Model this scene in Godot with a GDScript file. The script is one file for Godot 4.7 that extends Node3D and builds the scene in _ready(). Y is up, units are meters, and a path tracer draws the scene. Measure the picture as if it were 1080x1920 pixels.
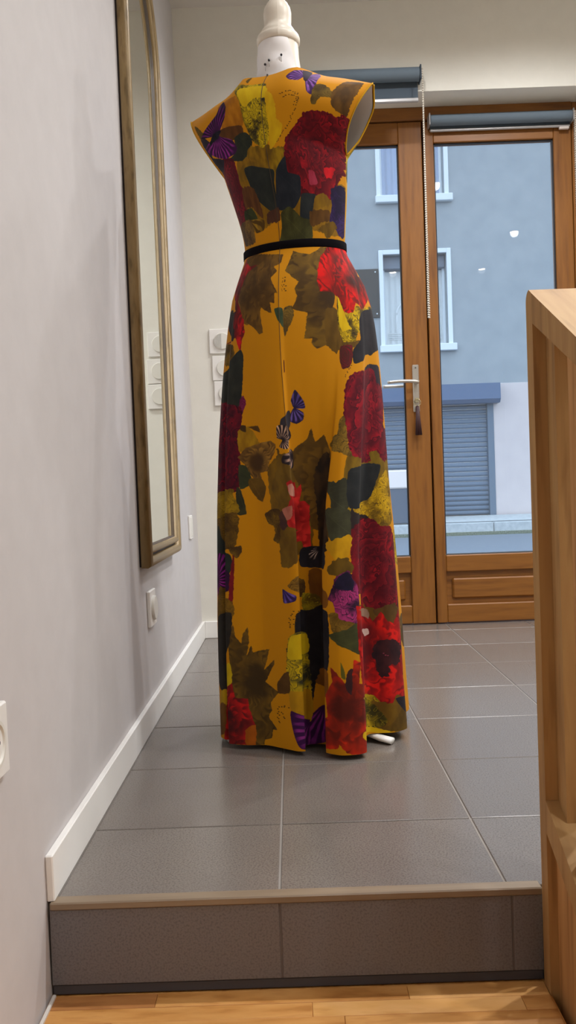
extends Node3D

# ---------------------------------------------------------------- helpers: naming
var used := {}
var rng := RandomNumberGenerator.new()

func numbered(n: String) -> String:
	used[n] = used.get(n, 0) + 1
	return n if used[n] == 1 else "%s_%03d" % [n, used[n] - 1]

func tag(o: Node, label: String, category: String, group := "", kind := "") -> Node:
	o.set_meta("label", label)
	if category != "":
		o.set_meta("category", category)
	if group != "":
		o.set_meta("group", group)
	if kind != "":
		o.set_meta("kind", kind)
	return o

func thing(called: String, label: String, category: String, at := Vector3.ZERO, group := "", kind := "") -> Node3D:
	var o := Node3D.new()
	o.name = numbered(called)
	add_child(o)
	o.position = at
	tag(o, label, category, group, kind)
	return o

func put(called: String, mesh: Mesh, m: Material, parent: Node) -> MeshInstance3D:
	var o := MeshInstance3D.new()
	o.name = called
	o.mesh = mesh
	o.material_override = m
	o.cast_shadow = GeometryInstance3D.SHADOW_CASTING_SETTING_ON
	parent.add_child(o, true)
	return o

func solo(called: String, mesh: Mesh, m: Material, label: String, category: String, group := "", kind := "") -> MeshInstance3D:
	var o := MeshInstance3D.new()
	o.name = numbered(called)
	o.mesh = mesh
	o.material_override = m
	add_child(o)
	tag(o, label, category, group, kind)
	return o

# ---------------------------------------------------------------- helpers: shapes
func begin() -> SurfaceTool:
	var st := SurfaceTool.new()
	st.begin(Mesh.PRIMITIVE_TRIANGLES)
	st.set_smooth_group(0)
	return st

func done(st: SurfaceTool) -> ArrayMesh:
	st.generate_normals()
	return st.commit()

func face(st: SurfaceTool, pts: Array, mid: Vector3, uvs: Array) -> void:
	var c := Vector3.ZERO
	for p in pts:
		c += p
	c /= pts.size()
	var n: Vector3 = (pts[1] - pts[0]).cross(pts[2] - pts[0])
	var flip := n.dot(c - mid) > 0.0
	for k in range(1, pts.size() - 1):
		for i in ([0, k + 1, k] if flip else [0, k, k + 1]):
			st.set_uv(uvs[i])
			st.add_vertex(pts[i])

# a chamfered box from a to b; texture runs in metres along its longest side
func box(st: SurfaceTool, a: Vector3, b: Vector3, bev := 0.002, xf := Transform3D.IDENTITY, off := Vector2.ZERO) -> void:
	var lo := Vector3(minf(a.x, b.x), minf(a.y, b.y), minf(a.z, b.z))
	var hi := Vector3(maxf(a.x, b.x), maxf(a.y, b.y), maxf(a.z, b.z))
	var d := hi - lo
	bev = minf(bev, minf(d.x, minf(d.y, d.z)) * 0.45)
	var L := d.max_axis_index()
	var mid := xf * ((lo + hi) * 0.5)
	st.set_smooth_group(-1)
	var vert := func(s: Array, ax: int) -> Vector3:
		var p := Vector3.ZERO
		for k in 3:
			var ins := 0.0 if k == ax else bev
			p[k] = hi[k] - ins if s[k] > 0 else lo[k] + ins
		return p
	var uvof := func(p: Vector3, ax: int) -> Vector2:
		var u := (L + 1) % 3
		if u == ax:
			u = (L + 2) % 3
		if ax == L:
			return Vector2(p[(L + 1) % 3], p[(L + 2) % 3]) + off
		return Vector2(p[u], p[L]) + off
	var emit := func(list: Array, ax: int) -> void:
		var pts := []
		var uvs := []
		for p in list:
			pts.append(xf * p)
			uvs.append(uvof.call(p, ax))
		face(st, pts, mid, uvs)
	for ax in 3:
		var u := (ax + 1) % 3
		var v := (ax + 2) % 3
		for s in [-1, 1]:
			var list := []
			for q in [[-1, -1], [1, -1], [1, 1], [-1, 1]]:
				var sg := [0, 0, 0]
				sg[ax] = s
				sg[u] = q[0]
				sg[v] = q[1]
				list.append(vert.call(sg, ax))
			emit.call(list, ax)
			if bev <= 0.0:
				continue
			for s2 in [-1, 1]:      # edge between face ax=s and face u=s2, running along v
				var e := []
				for q in [[-1, ax], [1, ax], [1, u], [-1, u]]:
					var sg := [0, 0, 0]
					sg[ax] = s
					sg[u] = s2
					sg[v] = q[0]
					e.append(vert.call(sg, q[1]))
				emit.call(e, ax)
	if bev > 0.0:
		for sx in [-1, 1]:
			for sy in [-1, 1]:
				for sz in [-1, 1]:
					var sg := [sx, sy, sz]
					emit.call([vert.call(sg, 0), vert.call(sg, 1), vert.call(sg, 2)], 0)
	st.set_smooth_group(0)

func boxm(a: Vector3, b: Vector3, bev := 0.002, xf := Transform3D.IDENTITY) -> ArrayMesh:
	var st := begin()
	box(st, a, b, bev, xf, Vector2(rng.randf() * 5.0, rng.randf() * 5.0))
	return done(st)

# rows of points joined into a skin; uv rows may be empty; wind turns the faces round
func skin(st: SurfaceTool, rows: Array, uvs: Array, wind := false) -> void:
	for j in rows.size() - 1:
		var A: PackedVector3Array = rows[j]
		var B: PackedVector3Array = rows[j + 1]
		for i in A.size() - 1:
			var q := [A[i], A[i + 1], B[i + 1], B[i]]
			var w := [Vector2.ZERO, Vector2.ZERO, Vector2.ZERO, Vector2.ZERO]
			if uvs.size():
				w = [uvs[j][i], uvs[j][i + 1], uvs[j + 1][i + 1], uvs[j + 1][i]]
			for k in ([0, 1, 2, 0, 2, 3] if wind else [0, 2, 1, 0, 3, 2]):
				st.set_uv(w[k])
				st.add_vertex(q[k])

func lathe(st: SurfaceTool, prof: Array, xf := Transform3D.IDENTITY, seg := 40, a0 := 0.0, a1 := TAU, crisp := false) -> void:
	var rows := []
	var uvs := []
	for p in prof:
		var r := PackedVector3Array()
		var w := PackedVector2Array()
		for i in seg + 1:
			var t := a0 + (a1 - a0) * i / seg
			r.append(xf * Vector3(p.x * sin(t), p.y, p.x * cos(t)))
			w.append(Vector2(float(i) / seg, p.y))
		rows.append(r)
		uvs.append(w)
	if crisp:
		for k in rows.size() - 1:
			st.set_smooth_group(k + 1)
			skin(st, [rows[k], rows[k + 1]], [uvs[k], uvs[k + 1]], true)
		st.set_smooth_group(0)
	else:
		skin(st, rows, uvs, true)

func tube(st: SurfaceTool, path: Array, radius: float, seg := 10, squash := 1.0, ends := true) -> void:
	var rows := []
	var up := Vector3(0.013, 1, 0.007).normalized()
	for i in path.size():
		var t: Vector3 = (path[mini(i + 1, path.size() - 1)] - path[maxi(i - 1, 0)]).normalized()
		var x := up.cross(t)
		if x.length() < 0.1:
			x = Vector3(1, 0.01, 0).cross(t)
		x = x.normalized()
		var y := t.cross(x)
		var row := PackedVector3Array()
		for k in seg + 1:
			var a := TAU * k / seg
			row.append(path[i] + x * cos(a) * radius + y * sin(a) * radius * squash)
		rows.append(row)
	if ends:
		for e in [0, rows.size() - 1]:
			var c := PackedVector3Array()
			var p: Vector3 = path[0] if e == 0 else path[path.size() - 1]
			for k in seg + 1:
				c.append(p)
			if e == 0:
				rows.push_front(c)
			else:
				rows.append(c)
	skin(st, rows, [], false)

func ball(st: SurfaceTool, c: Vector3, r: float, seg := 8) -> void:
	var prof := []
	for k in seg / 2 + 1:
		var a := PI * k / (seg / 2)
		prof.append(Vector2(maxf(r * sin(a), 0.00001), r * cos(a)))
	lathe(st, prof, Transform3D(Basis.IDENTITY, c), seg)

# ---------------------------------------------------------------- helpers: materials
func plain(c: Color, rough := 0.6, metal := 0.0, spec := 0.5) -> StandardMaterial3D:
	var m := StandardMaterial3D.new()
	m.albedo_color = c
	m.roughness = rough
	m.metallic = metal
	m.metallic_specular = spec
	return m

func noise_tex(freq: float, cols: Array, oct := 4, sz := 512, sd := 3, kind := FastNoiseLite.TYPE_SIMPLEX_SMOOTH, rise := 0.0) -> NoiseTexture2D:
	var n := FastNoiseLite.new()
	n.noise_type = kind
	n.frequency = freq
	n.seed = sd
	n.fractal_octaves = oct
	n.domain_warp_enabled = rise > 0.0
	n.domain_warp_amplitude = rise
	n.domain_warp_frequency = 0.01
	var t := NoiseTexture2D.new()
	t.noise = n
	t.width = sz
	t.height = sz
	t.seamless = true
	if cols.size():
		var g := Gradient.new()
		var o := PackedFloat32Array()
		var c := PackedColorArray()
		for i in cols.size():
			o.append(float(i) / (cols.size() - 1))
			c.append(cols[i])
		g.offsets = o
		g.colors = c
		t.color_ramp = g
	return t

func wood(cols: Array, rough: float, sd: int, across := 5.0, along := 0.5) -> StandardMaterial3D:
	var m := plain(Color.WHITE, rough)
	m.albedo_texture = noise_tex(0.012, cols, 5, 512, sd, FastNoiseLite.TYPE_SIMPLEX_SMOOTH, 20.0)
	m.uv1_scale = Vector3(across, along, 1)
	m.heightmap_enabled = true
	m.heightmap_texture = m.albedo_texture
	m.heightmap_scale = 0.03
	return m

func speckle(cols: Array, freq: float, rough: float, scale: float, sd := 5, bump := 0.0) -> StandardMaterial3D:
	var m := plain(Color.WHITE, rough)
	m.albedo_texture = noise_tex(freq, cols, 3, 512, sd)
	m.uv1_triplanar = true
	m.uv1_world_triplanar = true
	m.uv1_scale = Vector3.ONE * scale
	if bump > 0.0:
		m.heightmap_enabled = true
		m.heightmap_texture = m.albedo_texture
		m.heightmap_scale = bump
	return m

func c8(r: int, g: int, b: int) -> Color:
	return Color8(r, g, b)

func pane() -> StandardMaterial3D:
	var m := plain(Color(0.9, 0.95, 0.95, 0.02), 0.0, 0.0, 0.5)
	m.transparency = BaseMaterial3D.TRANSPARENCY_ALPHA
	return m

# the left wall leans a little: a frame on its face, x out of the wall, y up it, z along it
func on_wall() -> Transform3D:
	var up := Vector3(-0.0124, 1, 0).normalized()
	return Transform3D(Basis(Vector3(up.y, -up.x, 0), up, Vector3(0, 0, 1)), Vector3(-0.409, 0, 0))

# ---------------------------------------------------------------- printed cloth
# A length of cloth on which motifs are printed; outlines run in cloth pixels (x, y, x, y ...).
class Cloth:
	var w: int
	var h: int
	var px: PackedByteArray
	var n1 := FastNoiseLite.new()
	var n2 := FastNoiseLite.new()
	var count := 0

	func _init(ww: int, hh: int, base: Color) -> void:
		w = ww
		h = hh
		n1.noise_type = FastNoiseLite.TYPE_SIMPLEX_SMOOTH
		n1.frequency = 0.013
		n1.fractal_octaves = 3
		n1.seed = 5
		n2.noise_type = FastNoiseLite.TYPE_SIMPLEX_SMOOTH
		n2.frequency = 0.045
		n2.fractal_octaves = 2
		n2.seed = 9
		var im := Image.create(w, h, false, Image.FORMAT_RGB8)
		im.fill(base)
		px = im.get_data()

	func dot(x: int, y: int, c: Color) -> void:
		if x >= 0 and y >= 0 and x < w and y < h:
			var i := (y * w + x) * 3
			px[i] = int(clampf(c.r, 0, 1) * 255.0)
			px[i + 1] = int(clampf(c.g, 0, 1) * 255.0)
			px[i + 2] = int(clampf(c.b, 0, 1) * 255.0)

	# outline with its edges broken up; jag 0 keeps it smooth
	func outline(a: Array, jag: int) -> PackedVector2Array:
		count += 1
		var o := PackedVector2Array()
		var n := a.size() / 2
		for i in n:
			var p := Vector2(a[i * 2], a[i * 2 + 1])
			var q := Vector2(a[(i + 1) % n * 2], a[(i + 1) % n * 2 + 1])
			var pp := Vector2(a[(i - 1 + n) % n * 2], a[(i - 1 + n) % n * 2 + 1])
			var qq := Vector2(a[(i + 2) % n * 2], a[(i + 2) % n * 2 + 1])
			var k := clampi(int(p.distance_to(q) / 5.0), 2, 24)
			var nor := (q - p).orthogonal().normalized()
			for s in k:
				var t := float(s) / k
				var m := p.cubic_interpolate(q, p.lerp(pp, 0.55), q.lerp(qq, 0.55), t) if jag >= 0 else p.lerp(q, t)
				var r := n2.get_noise_2d(m.x * 1.3 + count * 31.0, m.y * 1.3) * absf(jag) * 2.4
				o.append(m + nor * r)
		return o

	func fill(o: PackedVector2Array, shade: Callable) -> void:
		var lo := o[0]
		var hi := o[0]
		for p in o:
			lo = lo.min(p)
			hi = hi.max(p)
		var mid := (lo + hi) * 0.5
		var ext := (hi - lo) * 0.5 + Vector2(0.5, 0.5)
		for y in range(maxi(int(lo.y), 0), mini(int(hi.y) + 1, h)):
			var xs := []
			var yy := y + 0.5
			for i in o.size():
				var p := o[i]
				var q := o[(i + 1) % o.size()]
				if (p.y <= yy) != (q.y <= yy):
					xs.append(p.x + (q.x - p.x) * (yy - p.y) / (q.y - p.y))
			xs.sort()
			for k in range(0, xs.size() - 1, 2):
				for x in range(int(ceilf(xs[k] - 0.5)), int(floorf(xs[k + 1] - 0.5)) + 1):
					dot(x, y, (shade as Callable).call(Vector2(x, y), (Vector2(x, y) - mid) / ext))

	func flat(a: Array, jag: int, d: Color, l: Color, _n := 0) -> void:
		fill(outline(a, jag), func(p: Vector2, _e: Vector2) -> Color:
			return d.lerp(l, clampf(0.5 + n1.get_noise_2d(p.x * 1.6, p.y * 0.8) * 1.1, 0.0, 1.0)))

	func leaf(a: Array, jag: int, d: Color, l: Color, _n := 0) -> void:
		var o := outline(a, jag)
		var p0 := Vector2(a[0], a[1])
		var p1 := p0
		for i in a.size() / 2:
			var q := Vector2(a[i * 2], a[i * 2 + 1])
			if q.distance_to(p0) > p1.distance_to(p0):
				p1 = q
		var ax := (p1 - p0).normalized()
		fill(o, func(p: Vector2, _e: Vector2) -> Color:
			var r := p - p0
			var across := r.dot(ax.orthogonal())
			var al := r.dot(ax)
			var vein := absf(sin((al - absf(across) * 0.8) * 0.16))
			var k := clampf(0.35 + n1.get_noise_2d(p.x, p.y) * 0.9, 0.0, 1.0)
			if vein < 0.08 or absf(across) < 1.2:
				k += 0.5
			return d.lerp(l, k))

	# petals curling round a heart, layer on layer
	func rose(a: Array, jag: int, d: Color, l: Color, _n := 0) -> void:
		var s := count * 1.7
		fill(outline(a, jag), func(p: Vector2, e: Vector2) -> Color:
			var wv := n1.get_noise_2d(p.x * 0.9 + s * 40.0, p.y * 0.9)
			var c := e + Vector2(0.1, 0.12) * sin(s)
			var r := c.length()
			var th := atan2(c.y, c.x) + wv * 1.6
			var lay := pow(r, 0.8) * 4.2 + 0.42 * sin(th * 3.0 + s) + 0.26 * sin(th * 5.0 - s * 2.0 + r * 5.0) + wv * 1.3
			var f := lay - floorf(lay)
			var k := 0.12 + 0.55 * smoothstep(0.12, 0.9, f) + 0.35 * smoothstep(0.86, 0.97, f) * absf(sin(th * 2.0 + s))
			k -= 0.3 * (1.0 - smoothstep(0.0, 0.14, f))
			k += 0.10 * sin(th * 26.0 + r * 5.0) * f
			k *= 0.45 + 0.85 * clampf(0.5 + 1.3 * n1.get_noise_2d(p.x * 0.7 + 300.0, p.y * 0.7 + s * 9.0), 0.0, 1.0)
			return d.lerp(l * 0.9, clampf(k + 0.08, 0.0, 1.15)))

	# narrow rays round a dark eye
	func dahlia(a: Array, jag: int, d: Color, l: Color, n := 9) -> void:
		var s := count * 2.3
		fill(outline(a, -1), func(p: Vector2, e: Vector2) -> Color:
			var wv := n1.get_noise_2d(p.x * 0.8, p.y * 0.8 + s * 20.0)
			var r := e.length()
			var th := (atan2(e.y, e.x) + wv * 0.9) / TAU * n + s
			var f := absf(th - floorf(th) - 0.5) * 2.0
			var lay := r * 2.6 + f * 0.7
			var g := lay - floorf(lay)
			var k := 0.25 + 0.55 * (1.0 - f) * smoothstep(0.1, 0.7, r) + 0.3 * smoothstep(0.2, 0.9, g) + n2.get_noise_2d(p.x * 0.9, p.y * 0.4) * 0.16
			k *= smoothstep(0.02, 0.5, r + wv * 0.5)
			k *= 0.55 + 0.75 * clampf(0.5 + 1.3 * n1.get_noise_2d(p.x * 0.5 + 70.0, p.y * 0.5), 0.0, 1.0)
			return d.lerp(l, clampf(k, 0.0, 1.0)))

	# a wing: veins fan out from the first point
	func wing(a: Array, jag: int, d: Color, l: Color, n := 10) -> void:
		var p0 := Vector2(a[0], a[1])
		var far := 1.0
		for i in a.size() / 2:
			far = maxf(far, Vector2(a[i * 2], a[i * 2 + 1]).distance_to(p0))
		fill(outline(a, jag), func(p: Vector2, e: Vector2) -> Color:
			var r := p - p0
			var q := r.length() / far
			var f := sin(atan2(r.y, r.x) * n * 2.0 + n1.get_noise_2d(p.x * 0.6, p.y * 0.6) * 3.0)
			var k := smoothstep(-0.2, 0.5, f) * smoothstep(0.06, 0.25, q) * (1.0 - smoothstep(0.72, 0.95, q))
			k *= 0.6 + 0.5 * clampf(0.5 + n2.get_noise_2d(p.x * 0.5, p.y * 0.5), 0.0, 1.0)
			return d.lerp(l, k))

	# light ruffles over a dark ground
	func squig(a: Array, jag: int, d: Color, l: Color, _n := 0) -> void:
		var s := count * 13.0
		fill(outline(a, jag), func(p: Vector2, e: Vector2) -> Color:
			var wv := n1.get_noise_2d(p.x * 1.1 + s, p.y * 1.1)
			var c := e + Vector2(0.15, 0.2) * sin(s)
			var th := atan2(c.y, c.x)
			var lay := c.length() * 3.4 + wv * 2.6 + 0.3 * sin(th * 4.0 + s)
			var f := lay - floorf(lay)
			var g := clampf(0.62 + 1.7 * n1.get_noise_2d(p.x * 0.8 + 70.0, p.y * 0.8 + s), 0.0, 1.0)
			var k := smoothstep(0.02, 0.16, f) * (0.62 + 0.38 * f) * lerpf(0.12, 1.0, g)
			k += 0.4 * smoothstep(0.84, 0.95, f) * (1.0 - g)
			return d.lerp(l, clampf(k, 0.0, 1.0)))

	# a sprig of small seeds along a line
	func dots(a: Array, _jag: int, d: Color, _l: Color, _n := 0) -> void:
		var seed := 0
		for i in a.size() / 2 - 1:
			var p := Vector2(a[i * 2], a[i * 2 + 1])
			var q := Vector2(a[i * 2 + 2], a[i * 2 + 3])
			var k := maxi(int(p.distance_to(q) / 7.0), 1)
			for s in k:
				seed += 1
				var c := p.lerp(q, float(s) / k) + Vector2(n2.get_noise_2d(seed * 9.0, 3.0), n2.get_noise_2d(seed * 9.0, 40.0)) * 9.0
				for y in range(-2, 3):
					for x in range(-2, 3):
						if x * x * 0.6 + y * y < 4:
							dot(int(c.x) + x, int(c.y) + y, d)

	func texture() -> ImageTexture:
		var im := Image.create_from_data(w, h, false, Image.FORMAT_RGB8, px)
		im.resize(w * 3 / 4, h * 3 / 4, Image.INTERPOLATE_CUBIC)
		return ImageTexture.create_from_image(im)

func paint_bodice() -> ImageTexture:
	var c := Cloth.new(800, 680, c8(192, 128, 2))
	c.flat([195, 381, 434, 416, 412, 579, 284, 617, 107, 569, 134, 466], 2, c8(118, 84, 12), c8(142, 104, 16), 0)
	c.flat([400, 432, 499, 457, 582, 527, 800, 468, 800, 638, 650, 635, 435, 578, 334, 579], 2, c8(116, 82, 12), c8(142, 104, 16), 0)
	c.flat([172, 113, 286, 134, 324, 161, 281, 263, 212, 258, 159, 232], 2, c8(150, 92, 10), c8(176, 112, 14), 0)
	c.flat([142, 225, 269, 262, 268, 301, 191, 299, 121, 252], 1, c8(80, 48, 18), c8(96, 58, 22), 0)
	c.leaf([212, 293, 292, 298, 319, 327, 294, 380, 220, 397, 120, 355, 187, 349], 1, c8(36, 40, 32), c8(48, 52, 36), 0)
	c.flat([298, 356, 432, 362, 425, 434, 357, 428, 260, 394], 3, c8(96, 70, 12), c8(140, 104, 14), 0)
	c.flat([432, 378, 512, 385, 480, 459, 408, 458], 3, c8(96, 70, 12), c8(150, 118, 14), 0)
	c.flat([161, 427, 239, 411, 363, 420, 413, 445, 228, 431, 226, 462, 171, 455], 2, c8(104, 76, 14), c8(134, 100, 16), 0)
	c.squig([249, 57, 316, 68, 408, 74, 425, 148, 432, 323, 380, 368, 318, 330, 289, 248, 288, 208, 285, 170], 2, c8(30, 26, 22), c8(208, 176, 12), 0)
	c.flat([275, 107, 319, 84, 414, 92, 425, 157, 366, 150, 317, 187, 295, 178], 2, c8(196, 160, 10), c8(206, 172, 14), 0)
	c.flat([417, 133, 443, 141, 469, 193, 476, 256, 488, 268, 505, 292, 495, 335, 424, 378, 429, 272], 2, c8(196, 152, 8), c8(206, 166, 10), 0)
	c.leaf([226, 425, 422, 448, 415, 489, 408, 579, 347, 565, 254, 523, 232, 474], 0, c8(32, 36, 34), c8(42, 46, 40), 0)
	c.rose([60, 315, 156, 363, 164, 419, 162, 463, 188, 496, 154, 550, 53, 604, 30, 581, 21, 485, 29, 450, 22, 365, 21, 320], 2, c8(62, 10, 22), c8(142, 20, 36), 0)
	c.flat([166, 476, 255, 491, 287, 559, 281, 589, 209, 542, 149, 534], 2, c8(76, 44, 20), c8(96, 60, 26), 0)
	c.leaf([131, 540, 208, 546, 236, 583, 120, 566], 1, c8(40, 46, 24), c8(56, 62, 30), 0)
	c.wing([164, 577, 290, 591, 279, 620, 203, 621], 0, c8(80, 56, 14), c8(150, 115, 30), 9)
	c.squig([19, 567, 168, 574, 189, 649, 61, 639], 2, c8(60, 40, 25), c8(130, 100, 44), 0)
	c.flat([23, 166, 58, 229, 23, 275, 85, 332, 28, 354, 10, 298, 9, 225], 1, c8(34, 30, 40), c8(46, 38, 50), 0)
	c.flat([18, 85, 50, 178, 21, 187], 1, c8(76, 58, 10), c8(92, 70, 14), 0)
	c.wing([111, 236, 23, 183, 105, 169, 154, 156, 194, 108, 210, 155, 190, 198, 137, 232], 0, c8(34, 12, 40), c8(104, 26, 104), 16)
	c.wing([113, 234, 141, 257, 192, 297, 205, 338, 180, 353, 103, 336, 56, 303, 24, 260, 18, 227], 0, c8(52, 12, 58), c8(140, 44, 132), 12)
	c.flat([101, 219, 148, 231, 113, 246, 45, 237], 1, c8(18, 16, 26), c8(28, 26, 38), 0)
	c.flat([326, 574, 407, 562, 420, 600, 315, 604], 2, c8(68, 40, 28), c8(80, 50, 32), 0)
	c.flat([310, 37, 332, 0, 325, 56], 2, c8(88, 66, 14), c8(100, 76, 18), 0)
	c.wing([565, 67, 548, 23, 516, 43, 499, 73, 520, 104, 555, 103], 0, c8(58, 28, 78), c8(132, 82, 156), 10)
	c.wing([570, 74, 575, 36, 583, 0, 608, 42, 628, 103, 643, 143, 630, 165, 607, 151], 0, c8(58, 28, 78), c8(132, 82, 156), 10)
	c.flat([541, 24, 567, 14, 588, 101, 572, 93], 0, c8(36, 24, 38), c8(50, 30, 44), 0)
	c.squig([633, 160, 631, 112, 661, 101, 714, 136, 719, 156, 677, 164, 659, 201, 642, 200], 2, c8(66, 48, 14), c8(116, 92, 30), 0)
	c.flat([708, 142, 713, 48, 771, 20, 783, 82, 787, 159, 790, 203, 748, 201, 725, 186], 2, c8(72, 48, 16), c8(100, 68, 22), 0)
	c.dots([488, 164, 539, 160, 573, 170, 586, 189, 573, 225, 555, 261, 545, 295, 504, 329, 464, 359], 0, c8(58, 38, 10), c8(58, 38, 10), 0)
	c.dots([508, 186, 542, 176, 579, 186, 563, 222], 0, c8(58, 38, 10), c8(58, 38, 10), 0)
	c.rose([508, 401, 521, 354, 573, 299, 604, 259, 618, 236, 690, 218, 728, 216, 758, 227, 773, 204, 800, 212, 800, 326, 800, 382, 796, 430, 775, 472, 756, 505, 735, 541, 691, 524, 627, 546, 575, 539, 561, 486, 491, 468, 492, 428], 3, c8(66, 6, 16), c8(156, 16, 28), 0)
	c.flat([637, 456, 666, 456, 679, 490, 636, 498], 1, c8(140, 34, 54), c8(170, 60, 80), 0)
	c.flat([714, 438, 763, 423, 753, 456, 723, 467], 2, c8(170, 14, 24), c8(200, 20, 30), 0)
	c.leaf([440, 455, 507, 416, 514, 467, 584, 478, 575, 535, 528, 570, 474, 573, 406, 561], 0, c8(28, 32, 40), c8(40, 44, 50), 0)
	c.leaf([582, 529, 671, 526, 648, 567, 618, 609, 561, 603], 0, c8(30, 34, 38), c8(42, 46, 46), 0)
	c.leaf([428, 578, 495, 563, 570, 598, 632, 607, 633, 676, 519, 680, 400, 680, 425, 617], 1, c8(50, 50, 22), c8(72, 70, 34), 0)
	c.flat([663, 531, 711, 515, 753, 542, 647, 572], 2, c8(110, 78, 12), c8(130, 96, 16), 0)
	c.flat([627, 579, 732, 566, 749, 595, 708, 607, 630, 624], 2, c8(76, 48, 14), c8(94, 62, 20), 0)
	c.squig([743, 496, 799, 474, 800, 638, 788, 643, 768, 625, 736, 603, 747, 554], 2, c8(26, 18, 42), c8(56, 34, 90), 0)
	c.flat([673, 630, 751, 599, 772, 616, 729, 659, 705, 641], 2, c8(86, 62, 12), c8(108, 80, 16), 0)
	c.flat([361, 570, 414, 560, 421, 590, 351, 596], 2, c8(66, 40, 28), c8(78, 48, 32), 0)
	return c.texture()

func paint_skirt() -> ImageTexture:
	var c := Cloth.new(1536, 1792, c8(192, 128, 2))
	c.flat([149, 139, 278, 86, 379, 148, 345, 259, 283, 288, 236, 258], 2, c8(96, 66, 16), c8(120, 84, 20), 0)
	c.flat([354, 809, 419, 759, 541, 761, 538, 1100, 400, 1093, 363, 1017], 2, c8(98, 70, 16), c8(122, 90, 20), 0)
	c.flat([727, 756, 1048, 784, 1048, 896, 1048, 1008, 953, 1055, 739, 981], 2, c8(96, 72, 14), c8(120, 92, 18), 0)
	c.flat([763, 1284, 1071, 1344, 1071, 1456, 1048, 1456, 767, 1381], 2, c8(90, 64, 16), c8(112, 82, 20), 0)
	c.flat([773, 1586, 1022, 1637, 1172, 1792, 1000, 1793, 775, 1728], 2, c8(80, 58, 14), c8(104, 76, 18), 0)
	c.dahlia([147, 22, 261, 16, 385, 33, 480, 41, 460, 72, 409, 85, 429, 103, 396, 128, 408, 152, 437, 190, 418, 189, 419, 224, 397, 221, 407, 260, 387, 254, 345, 227, 366, 326, 349, 331, 315, 301, 272, 272, 257, 240, 220, 196, 166, 142, 150, 70], 3, c8(66, 44, 16), c8(108, 76, 24), 11)
	c.dahlia([142, 21, 112, 60, 69, 112, 195, 224, 10, 224, 186, 336, 0, 336, 182, 331, 218, 325, 258, 386, 261, 342, 275, 314, 265, 267, 241, 233, 205, 189, 208, 139, 231, 87, 298, 63, 246, 62], 2, c8(60, 14, 16), c8(196, 22, 26), 9)
	c.flat([34, 224, 136, 214, 203, 299, 190, 336], 2, c8(36, 32, 32), c8(48, 42, 40), 0)
	c.squig([47, 336, 197, 347, 220, 403, 117, 419], 2, c8(60, 44, 18), c8(126, 94, 22), 0)
	c.leaf([250, 375, 272, 400, 268, 511, 255, 599, 208, 606, 78, 547, 0, 448, 129, 437], 1, c8(34, 36, 32), c8(44, 46, 38), 0)
	c.rose([256, 555, 273, 542, 283, 572, 264, 607, 251, 602], 1, c8(80, 14, 44), c8(140, 40, 90), 0)
	c.leaf([418, 246, 474, 248, 478, 315, 437, 292], 0, c8(48, 62, 42), c8(66, 80, 54), 0)
	c.squig([479, 251, 507, 239, 511, 272, 497, 315, 484, 347, 476, 314], 1, c8(62, 46, 22), c8(124, 98, 36), 0)
	c.dots([477, 138, 473, 188], 0, c8(50, 34, 10), c8(50, 34, 10), 0)
	c.dots([488, 135, 492, 189], 0, c8(50, 34, 10), c8(50, 34, 10), 0)
	c.flat([464, 432, 473, 432, 474, 470, 463, 474], 0, c8(66, 18, 12), c8(76, 22, 14), 0)
	c.wing([502, 598, 495, 571, 506, 535, 519, 556, 527, 579, 528, 601], 0, c8(34, 24, 58), c8(96, 76, 148), 9)
	c.wing([502, 598, 525, 615, 524, 641, 508, 654, 486, 640], 0, c8(34, 24, 58), c8(96, 76, 148), 9)
	c.flat([423, 636, 489, 607, 490, 658, 474, 679, 419, 676], 0, c8(42, 38, 44), c8(52, 48, 54), 0)
	c.dahlia([489, 105, 503, 74, 518, 29, 540, 42, 560, 47, 613, 18, 724, 19, 603, 87, 579, 154, 582, 181, 637, 184, 619, 231, 589, 268, 584, 381, 555, 395, 546, 380, 547, 358, 532, 358, 540, 267, 532, 263, 507, 250, 521, 206, 515, 178, 526, 152], 3, c8(58, 40, 18), c8(110, 82, 26), 10)
	c.flat([581, 257, 632, 256, 641, 312, 673, 367, 773, 362, 766, 374, 728, 391, 653, 396, 610, 414, 578, 378], 2, c8(86, 62, 18), c8(102, 74, 22), 0)
	c.dahlia([687, 15, 957, 0, 1186, 0, 957, 112, 1172, 112, 1011, 224, 980, 198, 851, 254, 763, 226, 731, 278, 696, 276, 662, 235, 647, 213, 615, 194, 571, 191, 567, 152, 577, 102, 599, 53], 2, c8(64, 26, 18), c8(208, 16, 10), 13)
	c.squig([643, 208, 663, 238, 691, 267, 740, 264, 768, 235, 832, 246, 993, 224, 1186, 224, 808, 270, 799, 312, 756, 338, 739, 369, 672, 371, 651, 345, 629, 298], 2, c8(42, 32, 18), c8(206, 170, 12), 0)
	c.flat([649, 213, 670, 243, 710, 309, 725, 323, 665, 336, 642, 299], 1, c8(198, 160, 10), c8(206, 172, 14), 0)
	c.leaf([786, 265, 1105, 224, 1048, 336, 1215, 336, 969, 395, 925, 410, 858, 411, 741, 448, 726, 437, 727, 400, 766, 360], 1, c8(30, 28, 32), c8(40, 36, 40), 0)
	c.rose([651, 388, 721, 383, 725, 424, 710, 461, 668, 468, 646, 432], 1, c8(58, 36, 26), c8(136, 18, 32), 0)
	c.dots([717, 458, 685, 499], 0, c8(60, 40, 14), c8(60, 40, 14), 0)
	c.flat([765, 490, 895, 445, 1011, 448, 1021, 560, 968, 528, 919, 500], 1, c8(36, 30, 38), c8(46, 38, 46), 0)
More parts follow.
